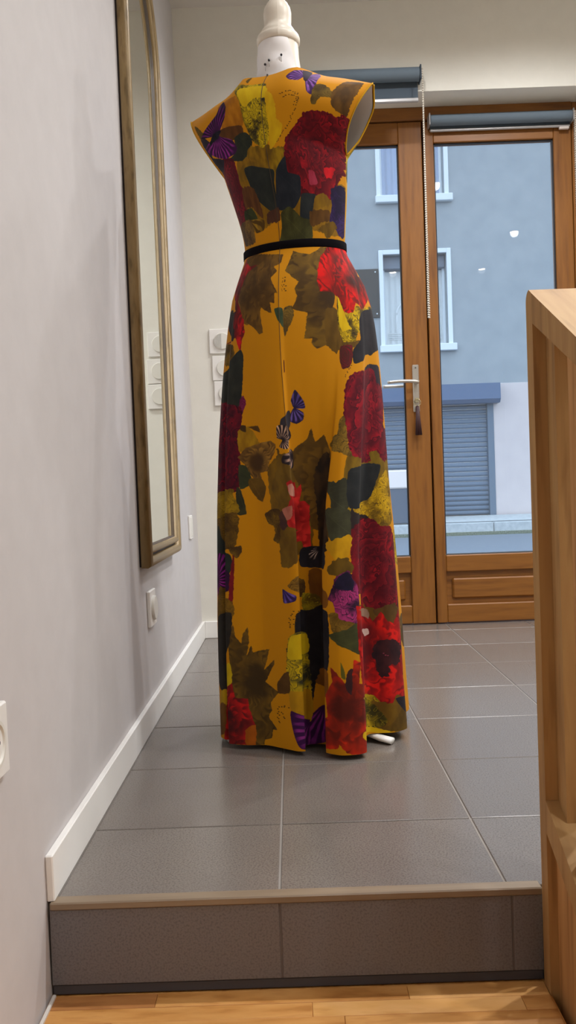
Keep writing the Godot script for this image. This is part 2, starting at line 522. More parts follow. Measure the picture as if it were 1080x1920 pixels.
	c.rose([688, 537, 716, 486, 771, 472, 943, 460, 974, 507, 1044, 525, 1057, 560, 1021, 672, 1186, 672, 1048, 784, 1016, 801, 964, 781, 909, 804, 734, 772, 717, 711, 691, 634], 3, c8(66, 8, 22), c8(156, 20, 36), 0)
	c.squig([596, 723, 665, 695, 670, 650, 697, 635, 723, 742, 743, 780, 685, 760, 604, 743], 2, c8(62, 48, 20), c8(136, 104, 32), 0)
	c.rose([47, 560, 257, 579, 258, 673, 251, 798, 234, 883, 22, 896, 47, 784], 2, c8(52, 10, 26), c8(136, 14, 34), 0)
	c.flat([248, 664, 284, 651, 307, 679, 327, 716, 280, 736, 248, 742], 3, c8(136, 98, 12), c8(166, 124, 16), 0)
	c.flat([257, 648, 278, 649, 277, 673, 257, 664], 1, c8(56, 38, 18), c8(70, 48, 20), 0)
	c.flat([290, 654, 325, 653, 335, 677, 319, 672, 298, 661], 1, c8(76, 52, 16), c8(90, 62, 20), 0)
	c.dahlia([244, 762, 274, 728, 324, 716, 375, 709, 396, 724, 389, 750, 359, 791, 357, 814, 324, 820, 327, 840, 305, 854, 285, 819, 268, 787], 2, c8(66, 44, 20), c8(146, 106, 40), 17)
	c.leaf([248, 789, 275, 794, 289, 837, 279, 864, 249, 875, 244, 827], 1, c8(46, 50, 32), c8(62, 66, 38), 0)
	c.leaf([284, 840, 327, 842, 342, 874, 325, 923, 305, 911, 279, 864], 1, c8(84, 60, 16), c8(104, 76, 22), 0)
	c.leaf([238, 867, 250, 875, 260, 906, 267, 965, 236, 964, 234, 898], 1, c8(44, 44, 30), c8(60, 60, 36), 0)
	c.squig([47, 896, 222, 873, 222, 897, 240, 960, 0, 1008], 2, c8(96, 72, 12), c8(160, 126, 16), 0)
	c.squig([0, 1008, 233, 958, 226, 1083, 199, 1091, 0, 1120], 2, c8(62, 42, 14), c8(112, 82, 18), 0)
	c.leaf([88, 1008, 123, 1065, 210, 1113, 203, 1176, 0, 1232], 1, c8(34, 40, 36), c8(44, 50, 44), 0)
	c.wing([71, 1209, 75, 1116, 118, 1110, 202, 1172, 207, 1200, 201, 1240, 120, 1264, 88, 1278], 0, c8(44, 12, 48), c8(150, 34, 140), 14)
	c.flat([220, 1101, 222, 1144, 219, 1223, 213, 1325, 200, 1325, 206, 1191], 1, c8(96, 16, 24), c8(122, 22, 30), 0)
	c.squig([204, 1092, 245, 1077, 248, 1100, 230, 1123], 1, c8(62, 42, 18), c8(120, 90, 24), 0)
	c.flat([397, 738, 415, 765, 413, 792, 496, 812, 502, 835, 497, 873, 508, 951, 411, 955, 384, 924, 366, 886, 369, 851, 390, 817], 3, c8(86, 62, 18), c8(112, 84, 24), 0)
	c.flat([386, 937, 426, 931, 505, 1010, 507, 1068, 420, 1150, 384, 1151, 379, 1083, 382, 1006], 2, c8(92, 66, 18), c8(112, 84, 22), 0)
	c.squig([329, 966, 365, 948, 391, 956, 382, 1066, 357, 1059, 373, 1017, 344, 1001], 1, c8(60, 40, 16), c8(112, 84, 22), 0)
	c.flat([385, 973, 404, 954, 415, 1011, 390, 1022], 2, c8(62, 38, 38), c8(78, 50, 40), 0)
	c.dahlia([486, 771, 502, 737, 530, 712, 541, 672, 549, 719, 572, 694, 597, 752, 678, 1053, 542, 1026, 513, 880, 492, 828], 3, c8(66, 46, 16), c8(108, 78, 22), 9)
	c.flat([547, 845, 561, 780, 594, 766, 675, 1086, 569, 1112, 556, 968], 2, c8(34, 24, 16), c8(60, 42, 20), 0)
	c.wing([421, 710, 401, 701, 404, 660, 430, 658, 484, 671, 489, 703, 435, 742, 408, 733], 0, c8(38, 30, 34), c8(196, 158, 130), 10)
	c.wing([495, 766, 487, 741, 420, 762, 414, 790, 490, 809], 0, c8(38, 30, 34), c8(186, 150, 130), 9)
	c.dahlia([422, 861, 434, 850, 498, 858, 500, 885, 514, 862, 516, 889, 509, 927, 521, 924, 536, 940, 537, 1107, 517, 1106, 511, 1067, 438, 1070, 502, 1027, 432, 1016, 418, 1012, 407, 959, 424, 933, 432, 914], 2, c8(120, 14, 14), c8(210, 44, 38), 9)
	c.flat([428, 865, 488, 862, 492, 908, 432, 903], 1, c8(170, 110, 94), c8(200, 146, 126), 0)
	c.flat([399, 952, 434, 938, 431, 976, 415, 990], 1, c8(150, 86, 70), c8(190, 120, 100), 0)
	c.flat([506, 1096, 544, 1086, 652, 1092, 654, 1160, 508, 1158], 1, c8(26, 24, 30), c8(38, 34, 40), 0)
	c.wing([560, 1097, 550, 1090, 532, 1110, 532, 1135, 549, 1132], 0, c8(28, 24, 28), c8(186, 164, 152), 10)
	c.flat([529, 1173, 561, 1166, 665, 1239, 663, 1292, 544, 1305, 528, 1227], 1, c8(104, 62, 12), c8(124, 76, 14), 0)
	c.squig([403, 1218, 440, 1184, 514, 1203, 515, 1250, 498, 1264, 421, 1233], 1, c8(66, 44, 18), c8(136, 100, 32), 0)
	c.wing([383, 1231, 401, 1239, 430, 1252, 427, 1270, 400, 1279, 385, 1277], 0, c8(44, 28, 78), c8(108, 84, 170), 8)
	c.leaf([588, 855, 689, 862, 712, 846, 733, 871, 746, 972, 716, 971, 676, 951, 657, 902], 2, c8(50, 50, 36), c8(66, 66, 46), 0)
	c.flat([926, 767, 971, 764, 994, 808, 980, 856, 951, 880, 955, 824], 2, c8(98, 76, 14), c8(116, 92, 18), 0)
	c.squig([917, 939, 981, 862, 1025, 830, 1048, 896, 1048, 896, 1048, 1008, 1017, 1039, 972, 1049, 929, 1019, 750, 982, 741, 948], 2, c8(82, 60, 12), c8(196, 154, 14), 0)
	c.leaf([727, 829, 782, 809, 981, 810, 960, 882, 925, 940, 741, 954], 1, c8(30, 32, 34), c8(40, 42, 42), 0)
	c.leaf([649, 960, 676, 950, 742, 963, 748, 1045, 692, 1069, 671, 1043], 1, c8(54, 54, 38), c8(70, 70, 48), 0)
	c.flat([744, 949, 767, 972, 925, 995, 929, 1027, 765, 1054, 749, 1060], 1, c8(36, 28, 28), c8(46, 36, 34), 0)
	c.rose([744, 1044, 772, 1008, 936, 1006, 972, 1031, 1028, 1043, 1057, 1120, 1071, 1232, 1071, 1344, 1002, 1324, 962, 1341, 913, 1322, 756, 1234, 747, 1151], 3, c8(66, 6, 18), c8(156, 20, 32), 0)
	c.flat([660, 1073, 744, 1045, 748, 1090, 724, 1133, 694, 1124], 2, c8(180, 132, 12), c8(200, 150, 14), 0)
	c.flat([674, 1152, 693, 1130, 731, 1120, 754, 1151, 750, 1173, 710, 1182, 674, 1175], 3, c8(84, 62, 14), c8(102, 76, 18), 0)
	c.squig([670, 1266, 688, 1217, 699, 1187, 736, 1166, 756, 1201, 770, 1229, 770, 1292, 761, 1350, 730, 1351, 705, 1335, 693, 1298, 687, 1272], 2, c8(28, 16, 36), c8(178, 54, 116), 0)
	c.flat([695, 1222, 705, 1188, 735, 1171, 755, 1206, 751, 1232, 724, 1233], 1, c8(26, 20, 40), c8(38, 28, 58), 0)
	c.squig([671, 1314, 700, 1309, 712, 1331, 757, 1349, 730, 1376, 684, 1372], 2, c8(84, 60, 16), c8(130, 98, 30), 0)
	c.leaf([670, 1387, 690, 1375, 729, 1364, 766, 1346, 773, 1455, 740, 1439, 703, 1419], 1, c8(54, 56, 30), c8(72, 72, 38), 0)
	c.squig([508, 1252, 556, 1262, 562, 1312, 526, 1316, 506, 1310], 2, c8(74, 56, 10), c8(190, 168, 16), 0)
	c.flat([427, 1316, 526, 1313, 567, 1294, 667, 1307, 662, 1509, 548, 1535, 538, 1578, 516, 1670, 424, 1611], 1, c8(24, 20, 24), c8(34, 30, 34), 0)
	c.flat([537, 1527, 659, 1505, 656, 1599, 545, 1578], 1, c8(110, 66, 12), c8(130, 78, 14), 0)
	c.leaf([517, 1333, 560, 1315, 554, 1517, 531, 1579, 517, 1625, 515, 1477], 2, c8(26, 22, 26), c8(36, 32, 34), 0)
	c.wing([562, 1651, 651, 1700, 563, 1783, 513, 1792, 426, 1756, 428, 1703, 516, 1690], 0, c8(54, 14, 62), c8(134, 42, 126), 14)
	c.squig([404, 1391, 435, 1379, 516, 1392, 519, 1466, 522, 1614, 396, 1601, 389, 1461], 2, c8(38, 38, 32), c8(208, 174, 14), 0)
	c.flat([404, 1398, 435, 1385, 516, 1398, 518, 1464, 412, 1475, 391, 1466], 1, c8(200, 164, 12), c8(210, 178, 16), 0)
	c.flat([400, 1584, 522, 1597, 519, 1710, 405, 1659, 395, 1619], 1, c8(166, 120, 12), c8(184, 136, 14), 0)
	c.wing([517, 1708, 512, 1702, 400, 1654, 405, 1727, 428, 1783, 513, 1792], 0, c8(56, 16, 66), c8(134, 44, 124), 12)
	c.leaf([354, 1559, 375, 1530, 396, 1519, 397, 1591, 352, 1598], 1, c8(76, 50, 18), c8(92, 62, 24), 0)
	c.dots([354, 1705, 354, 1655, 371, 1638, 397, 1648], 0, c8(58, 40, 10), c8(58, 40, 10), 0)
	c.dots([373, 1687, 367, 1656], 0, c8(58, 40, 10), c8(58, 40, 10), 0)
	c.dots([419, 1308, 407, 1336, 411, 1371], 0, c8(58, 40, 10), c8(58, 40, 10), 0)
	c.dots([434, 1308, 425, 1332, 424, 1356], 0, c8(58, 40, 10), c8(58, 40, 10), 0)
	c.dahlia([196, 1394, 216, 1362, 221, 1401, 241, 1428, 245, 1392, 261, 1369, 263, 1424, 256, 1470, 269, 1435, 275, 1459, 327, 1446, 305, 1522, 342, 1483, 342, 1498, 308, 1564, 355, 1597, 325, 1636, 328, 1663, 315, 1688, 346, 1730, 329, 1733, 324, 1765, 302, 1772, 299, 1792, 260, 1791, 274, 1736, 252, 1642, 208, 1637, 206, 1582, 191, 1576, 201, 1504], 3, c8(58, 42, 18), c8(110, 80, 24), 12)
	c.dahlia([112, 1621, 207, 1572, 216, 1623, 256, 1625, 258, 1656, 275, 1723, 248, 1781, 273, 1792, 195, 1792, 106, 1792, 114, 1705], 2, c8(58, 20, 22), c8(190, 26, 24), 9)
	c.flat([246, 1736, 275, 1720, 273, 1792, 245, 1791], 1, c8(150, 76, 10), c8(170, 88, 12), 0)
	c.squig([100, 1232, 213, 1277, 213, 1332, 79, 1360], 2, c8(80, 58, 14), c8(126, 92, 22), 0)
	c.leaf([88, 1344, 209, 1318, 200, 1436, 121, 1614, 70, 1575], 1, c8(38, 34, 30), c8(50, 46, 38), 0)
	c.flat([197, 1499, 208, 1530, 203, 1577, 123, 1609], 1, c8(180, 150, 12), c8(196, 166, 14), 0)
	c.flat([90, 1624, 121, 1606, 119, 1667, 86, 1674], 1, c8(170, 130, 14), c8(186, 146, 16), 0)
	c.flat([86, 1666, 119, 1664, 108, 1770, 22, 1792], 1, c8(100, 62, 22), c8(118, 76, 26), 0)
	c.flat([942, 1340, 1023, 1323, 1044, 1391, 993, 1399, 958, 1372], 2, c8(74, 52, 20), c8(92, 64, 24), 0)
	c.dahlia([759, 1288, 905, 1315, 938, 1382, 967, 1347, 987, 1384, 1008, 1395, 1040, 1344, 1048, 1456, 1048, 1568, 1042, 1603, 1071, 1680, 988, 1700, 946, 1685, 774, 1603, 768, 1534, 762, 1437, 760, 1347], 3, c8(84, 10, 14), c8(208, 26, 18), 11)
	c.flat([933, 1484, 954, 1453, 997, 1453, 1038, 1480, 1025, 1542, 984, 1547, 982, 1583, 955, 1585, 944, 1548], 3, c8(36, 18, 24), c8(62, 28, 30), 0)
	c.dots([966, 1503, 982, 1511, 975, 1522], 0, c8(150, 60, 80), c8(150, 60, 80), 0)
	c.flat([894, 1406, 921, 1408, 924, 1428, 906, 1433], 1, c8(180, 150, 140), c8(206, 180, 168), 0)
	c.flat([766, 1301, 917, 1334, 926, 1371, 905, 1360], 1, c8(130, 100, 82), c8(150, 120, 100), 0)
	c.dahlia([674, 1495, 693, 1512, 729, 1568, 745, 1470, 766, 1480, 759, 1553, 902, 1605, 911, 1648, 777, 1792, 736, 1792, 717, 1786, 697, 1757, 690, 1772, 563, 1792, 563, 1755, 660, 1665, 653, 1592, 678, 1543], 3, c8(84, 26, 16), c8(204, 44, 16), 9)
	c.flat([727, 1506, 740, 1500, 734, 1588, 717, 1557], 1, c8(50, 28, 30), c8(62, 34, 34), 0)
	c.leaf([706, 1475, 716, 1505, 719, 1535, 707, 1527], 0, c8(84, 80, 22), c8(98, 92, 28), 0)
	c.squig([771, 1604, 923, 1649, 948, 1675, 966, 1712, 970, 1752, 944, 1771, 898, 1762, 895, 1701], 1, c8(44, 40, 12), c8(188, 156, 18), 0)
	c.flat([773, 1720, 942, 1775, 986, 1792, 1002, 1792, 944, 1792, 776, 1751], 1, c8(190, 150, 8), c8(208, 170, 12), 0)
	c.flat([924, 1673, 986, 1686, 1004, 1657, 1040, 1680, 998, 1744, 959, 1772, 967, 1740], 2, c8(94, 66, 14), c8(110, 80, 18), 0)
	c.leaf([999, 1670, 1071, 1680, 1172, 1792, 1041, 1729], 0, c8(28, 24, 32), c8(38, 34, 42), 0)
	c.flat([1040, 1456, 1172, 1568, 1048, 1680, 1071, 1680], 1, c8(66, 18, 40), c8(90, 24, 56), 0)
	# the part of the print that hangs on the far side
	var r := RandomNumberGenerator.new()
	r.seed = 4
	for k in 16:
		var x := r.randf_range(1270.0, 1500.0)
		var y := 60.0 + k * 108.0
		var o := []
		for i in 10:
			var a := TAU * i / 10
			o.append_array([int(x + cos(a) * r.randf_range(34.0, 50.0)), int(y + sin(a) * r.randf_range(60.0, 84.0))])
		match k % 4:
			0: c.rose(o, 3, c8(66, 8, 20), c8(154, 20, 34))
			1: c.dahlia(o, 3, c8(58, 42, 18), c8(110, 80, 24), 11)
			2: c.squig(o, 2, c8(42, 34, 20), c8(200, 166, 14))
			3: c.leaf(o, 1, c8(34, 36, 34), c8(44, 46, 40))
	return c.texture()

func paint_front() -> ImageTexture:
	var c := Cloth.new(400, 340, c8(190, 140, 8))
	c.rose([10, 10, 80, 6, 90, 70, 60, 110, 10, 90], 2, c8(66, 8, 20), c8(160, 24, 40))
	c.squig([290, 150, 396, 130, 396, 220, 300, 230], 2, c8(60, 50, 14), c8(206, 176, 12))
	c.dahlia([300, 4, 396, 4, 398, 120, 340, 130, 310, 70], 2, c8(46, 20, 22), c8(170, 40, 60), 8)
	c.rose([100, 130, 180, 110, 240, 160, 220, 240, 140, 250, 90, 200], 3, c8(66, 8, 20), c8(154, 20, 34))
	return c.texture()


# ---------------------------------------------------------------- the scene
func _ready() -> void:
	rng.seed = 11
	# camera
	var cam := Camera3D.new()
	cam.name = "camera"
	cam.fov = rad_to_deg(2.0 * atan(960.0 / 1650.0))
	cam.near = 0.02
	cam.far = 200.0
	add_child(cam)
	cam.transform = Transform3D(Basis(Vector3.UP, deg_to_rad(0.269)) * Basis(Vector3.RIGHT, deg_to_rad(-1.5214)) * Basis(Vector3.BACK, deg_to_rad(-2.0246)), Vector3(0, 0.64, 0))
	cam.current = true
	# sky and exposure
	var sky := ProceduralSkyMaterial.new()
	sky.sky_top_color = Color(0.76, 0.845, 0.94)
	sky.sky_horizon_color = Color(0.81, 0.89, 0.97)
	sky.ground_bottom_color = Color(0.3, 0.32, 0.34)
	sky.ground_horizon_color = Color(0.5, 0.53, 0.56)
	sky.sky_energy_multiplier = 1.54
	sky.ground_energy_multiplier = 1.0
	var env := Environment.new()
	env.background_mode = Environment.BG_SKY
	env.sky = Sky.new()
	env.sky.sky_material = sky
	env.tonemap_mode = Environment.TONE_MAPPER_LINEAR
	env.tonemap_exposure = 1.05
	env.sdfgi_enabled = true
	env.ssao_enabled = true
	env.ssil_enabled = true
	var we := WorldEnvironment.new()
	we.name = "surroundings"
	we.environment = env
	add_child(we)
	# ceiling downlights (their fittings stand further down)
	downlights()
	shell()
	door()
	street()
	platform()
	lower_floor()
	mirror()
	wall_fittings()
	blinds()
	dress_stand()
	dress()
	railing()

const CEIL := 2.715

func downlights() -> void:
	var trim := plain(c8(235, 235, 232), 0.4)
	var glow := plain(c8(255, 250, 240), 0.5)
	glow.emission_enabled = true
	glow.emission = Color(1.0, 0.93, 0.82)
	glow.emission_energy_multiplier = 30.0
	var ring := begin()
	lathe(ring, [Vector2(0.034, 0.004), Vector2(0.034, -0.004), Vector2(0.044, -0.006), Vector2(0.047, -0.001), Vector2(0.047, 0.004)], Transform3D.IDENTITY, 28)
	var ringm := done(ring)
	var disc := begin()
	lathe(disc, [Vector2(0.0001, -0.001), Vector2(0.034, 0.0)], Transform3D.IDENTITY, 24)
	var discm := done(disc)
	var across := ["left wall", "middle", "stair"]
	var deep := ["rear", "dress", "step", "front"]
	for i in 3:
		for j in 4:
			var at := Vector3([0.42, 1.065, 1.93][i], CEIL - 0.004, -3.15 + 1.25 * j)
			var t := thing("ceiling_light", "round recessed ceiling downlight in the %s row over the %s end" % [across[i], deep[j]], "downlight", at, "recessed ceiling downlights")
			put("trim_ring", ringm, trim, t)
			put("lens", discm, glow, t)
			var l := SpotLight3D.new()
			l.name = "downlight_lamp"
			l.light_color = Color(0.985, 0.99, 1.0)
			l.light_energy = [[1.4, 0.6, 0.25, 0.5], [1.9, 2.3, 1.1, 1.0], [1.9, 1.9, 0.9, 0.9]][i][j]
			l.light_size = 0.034
			l.spot_angle = 78.0
			l.spot_angle_attenuation = 1.0
			l.spot_range = 12.0
			l.spot_attenuation = 2.0
			l.shadow_enabled = true
			l.rotation.x = -PI / 2
			l.position = Vector3(0, -0.012, 0)
			t.add_child(l)

func shell() -> void:
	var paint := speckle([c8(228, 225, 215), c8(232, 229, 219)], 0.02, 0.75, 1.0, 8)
	var paint_dimmed := speckle([c8(196, 191, 190), c8(201, 196, 195)], 0.02, 0.75, 1.0, 8)  # wall paint greyed: the weaker light on the left wall is put into its colour
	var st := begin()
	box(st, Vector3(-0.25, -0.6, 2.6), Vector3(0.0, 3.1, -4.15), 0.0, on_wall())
	solo("wall_left", done(st), paint_dimmed, "smooth off-white plaster wall along the left side", "wall", "", "structure")
	st = begin()
	for r in [[-0.7, -0.12, -0.3, 3.1], [-0.12, 1.37, 2.325, 3.1], [1.37, 2.9, -0.3, 3.1]]:
		box(st, Vector3(r[0], r[2], -3.83), Vector3(r[1], r[3], -4.12), 0.0)
	solo("wall_back", done(st), paint, "off-white end wall around the wooden double door", "wall", "", "structure")
	st = begin()
	box(st, Vector3(2.6, -0.6, 2.6), Vector3(2.9, 3.1, -3.83), 0.0)
	solo("wall_right", done(st), paint, "off-white plaster wall beyond the stair", "wall", "", "structure")
	st = begin()
	box(st, Vector3(-0.7, -0.6, 2.6), Vector3(2.9, 3.1, 2.8), 0.0)
	solo("wall_front", done(st), paint, "off-white plaster wall behind the viewer", "wall", "", "structure")
	st = begin()
	box(st, Vector3(-0.7, CEIL, 2.8), Vector3(2.9, CEIL + 0.3, -4.12), 0.0)
	solo("ceiling", done(st), plain(c8(222, 217, 210), 0.8), "flat off-white painted ceiling", "ceiling", "", "structure")
	# baseboards
	var white := plain(c8(240, 238, 234), 0.45)
	st = begin()
	var w := on_wall()
	box(st, Vector3(0.0, 0.0, -1.372), Vector3(0.0125, 0.074, -3.83), 0.002, w)
	solo("baseboard_left", done(st), white, "white square-topped baseboard along the left wall", "baseboard", "", "structure")
	st = begin()
	box(st, Vector3(-0.397, 0.0, -3.83), Vector3(-0.13, 0.074, -3.8175), 0.002)
	solo("baseboard_back", done(st), white, "short white baseboard on the end wall", "baseboard", "", "structure")

func door() -> void:
	var m := wood([c8(112, 66, 20), c8(132, 82, 27), c8(142, 90, 32), c8(126, 77, 25)], 0.42, 21, 4.0, 0.4)
	var gl := pane()
	var rub := plain(c8(34, 30, 32), 0.6)
	var steel := plain(c8(205, 200, 192), 0.32, 0.9)
	var zf := -3.994
	# fixed frame
	var fr := thing("door_frame", "fixed brown wooden frame round the double door", "door frame", Vector3.ZERO, "", "structure")
	put("jamb", boxm(Vector3(-0.12, -0.15, -3.99), Vector3(-0.075, 2.325, -4.07), 0.003), m, fr)
	put("jamb", boxm(Vector3(1.312, -0.15, -3.99), Vector3(1.37, 2.325, -4.07), 0.003), m, fr)
	put("head", boxm(Vector3(-0.075, 2.268, -3.985), Vector3(1.312, 2.325, -4.07), 0.003), m, fr)
	put("threshold", boxm(Vector3(-0.12, -0.15, -3.998), Vector3(1.37, -0.001, -4.1), 0.003), m, fr)
	put("rebate", boxm(Vector3(0.62, 0.0, -4.045), Vector3(0.665, 2.268, -4.06), 0.0), rub, fr)
	# leaves: [outer left, glass left, glass right, outer right, name, label]
	for a in [[-0.073, -0.005, 0.533, 0.6385, "door_1", "left leaf of the glazed wooden double door, the one with the lever handle"], [0.6465, 0.6915, 1.23, 1.31, "door_2", "right leaf of the glazed wooden double door, behind the oak railing"]]:
		var d := thing(a[4], a[5], "door", Vector3.ZERO, "", "structure")
		put("stile", boxm(Vector3(a[0], 0.004, zf), Vector3(a[1], 2.264, zf - 0.055), 0.003), m, d)
		put("stile", boxm(Vector3(a[2], 0.004, zf), Vector3(a[3], 2.264, zf - 0.055), 0.003), m, d)
		for r in [[0.004, 0.088, 0.004], [0.236, 0.312, 0.004], [2.168, 2.264, 0.003]]:
			put("rail", boxm(Vector3(a[1], r[0], zf - 0.001), Vector3(a[2], r[1], zf - 0.054), r[2]), m, d)
		put("panel", boxm(Vector3(a[1], 0.088, zf - 0.022), Vector3(a[2], 0.236, zf - 0.04), 0.0), m, d)
		put("raised_field", boxm(Vector3(a[1] + 0.028, 0.112, zf - 0.008), Vector3(a[2] - 0.028, 0.206, zf - 0.024), 0.01), m, d)
		put("pane", boxm(Vector3(a[1] + 0.001, 0.313, zf - 0.026), Vector3(a[2] - 0.001, 2.167, zf - 0.030), 0.0), gl, d)
		var st := begin()
		var x0: float = a[1]
		var x1: float = a[2]
		for q in [[x0, 0.312, x0 + 0.006, 2.168], [x1 - 0.006, 0.312, x1, 2.168], [x0, 2.162, x1, 2.168]]:
			box(st, Vector3(q[0], q[1], zf - 0.012), Vector3(q[2], q[3], zf - 0.024), 0.0)
		put("gasket", done(st), rub, d)
		var st2 := begin()
		box(st2, Vector3(x0, 0.312, zf - 0.010), Vector3(x1, 0.318, zf - 0.024), 0.0)
		put("glazing_bead", done(st2), plain(c8(88, 92, 98), 0.5), d)
		if a[4] == "door_1":
			var h := put("lever_handle", boxm(Vector3(0.5645, 0.965, zf), Vector3(0.5935, 1.178, zf + 0.007), 0.003), steel, d)
			var lev := begin()
			tube(lev, [Vector3(0.579, 1.097, zf), Vector3(0.579, 1.097, zf + 0.038)], 0.009)
			var p := []
			for k in 11:
				var t := k / 10.0
				p.append(Vector3(0.586 - 0.14 * t, 1.097 + 0.004 * sin(t * PI), zf + 0.046 + 0.004 * sin(t * PI)))
			tube(lev, p, 0.0085, 12, 0.9)
			put("lever", done(lev), steel, h)
			var lev2 := begin()
			tube(lev2, [Vector3(0.579, 1.097, zf - 0.055), Vector3(0.579, 1.097, zf - 0.10)], 0.008)
			p = []
			for k in 11:
				p.append(Vector3(0.586 - 0.145 * k / 10.0, 1.096, zf - 0.105))
			tube(lev2, p, 0.0085, 12)
			put("outer_lever", done(lev2), steel, h)
			var sc := begin()
			for y in [1.165, 0.978]:
				tube(sc, [Vector3(0.579, y, zf + 0.006), Vector3(0.579, y, zf + 0.0085)], 0.004, 8)
			put("screw", done(sc), plain(c8(120, 116, 110), 0.4, 0.8), h)
	# key, ring and tassel in the lock
	var k := thing("key", "small key on a ring with a dark maroon leather tassel in the left door lock", "key", Vector3(0.579, 1.018, zf + 0.008))
	var st := begin()
	tube(st, [Vector3(0, 0, -0.008), Vector3(0, 0, 0.012)], 0.004, 8)
	box(st, Vector3(-0.009, -0.012, 0.012), Vector3(0.009, 0.010, 0.015), 0.001)
	put("key_bow", done(st), plain(c8(190, 180, 150), 0.35, 0.9), k)
	st = begin()
	var loop := []
	for i in 21:
		loop.append(Vector3(0.016 * sin(TAU * i / 20), -0.012 + 0.016 * cos(TAU * i / 20), 0.016))
	tube(st, loop, 0.0018, 6, 1.0, false)
	put("ring", done(st), plain(c8(200, 188, 150), 0.3, 0.9), k)
	st = begin()
	tube(st, [Vector3(0.0, -0.026, 0.016), Vector3(0.001, -0.034, 0.016)], 0.006, 10)
	for i in 9:
		var a := TAU * i / 9
		tube(st, [Vector3(0.001 + 0.003 * cos(a), -0.032, 0.016 + 0.003 * sin(a)), Vector3(0.003 + 0.012 * cos(a), -0.158, 0.016 + 0.006 * sin(a))], 0.0042, 6)
	put("tassel", done(st), plain(c8(58, 26, 26), 0.6), k)

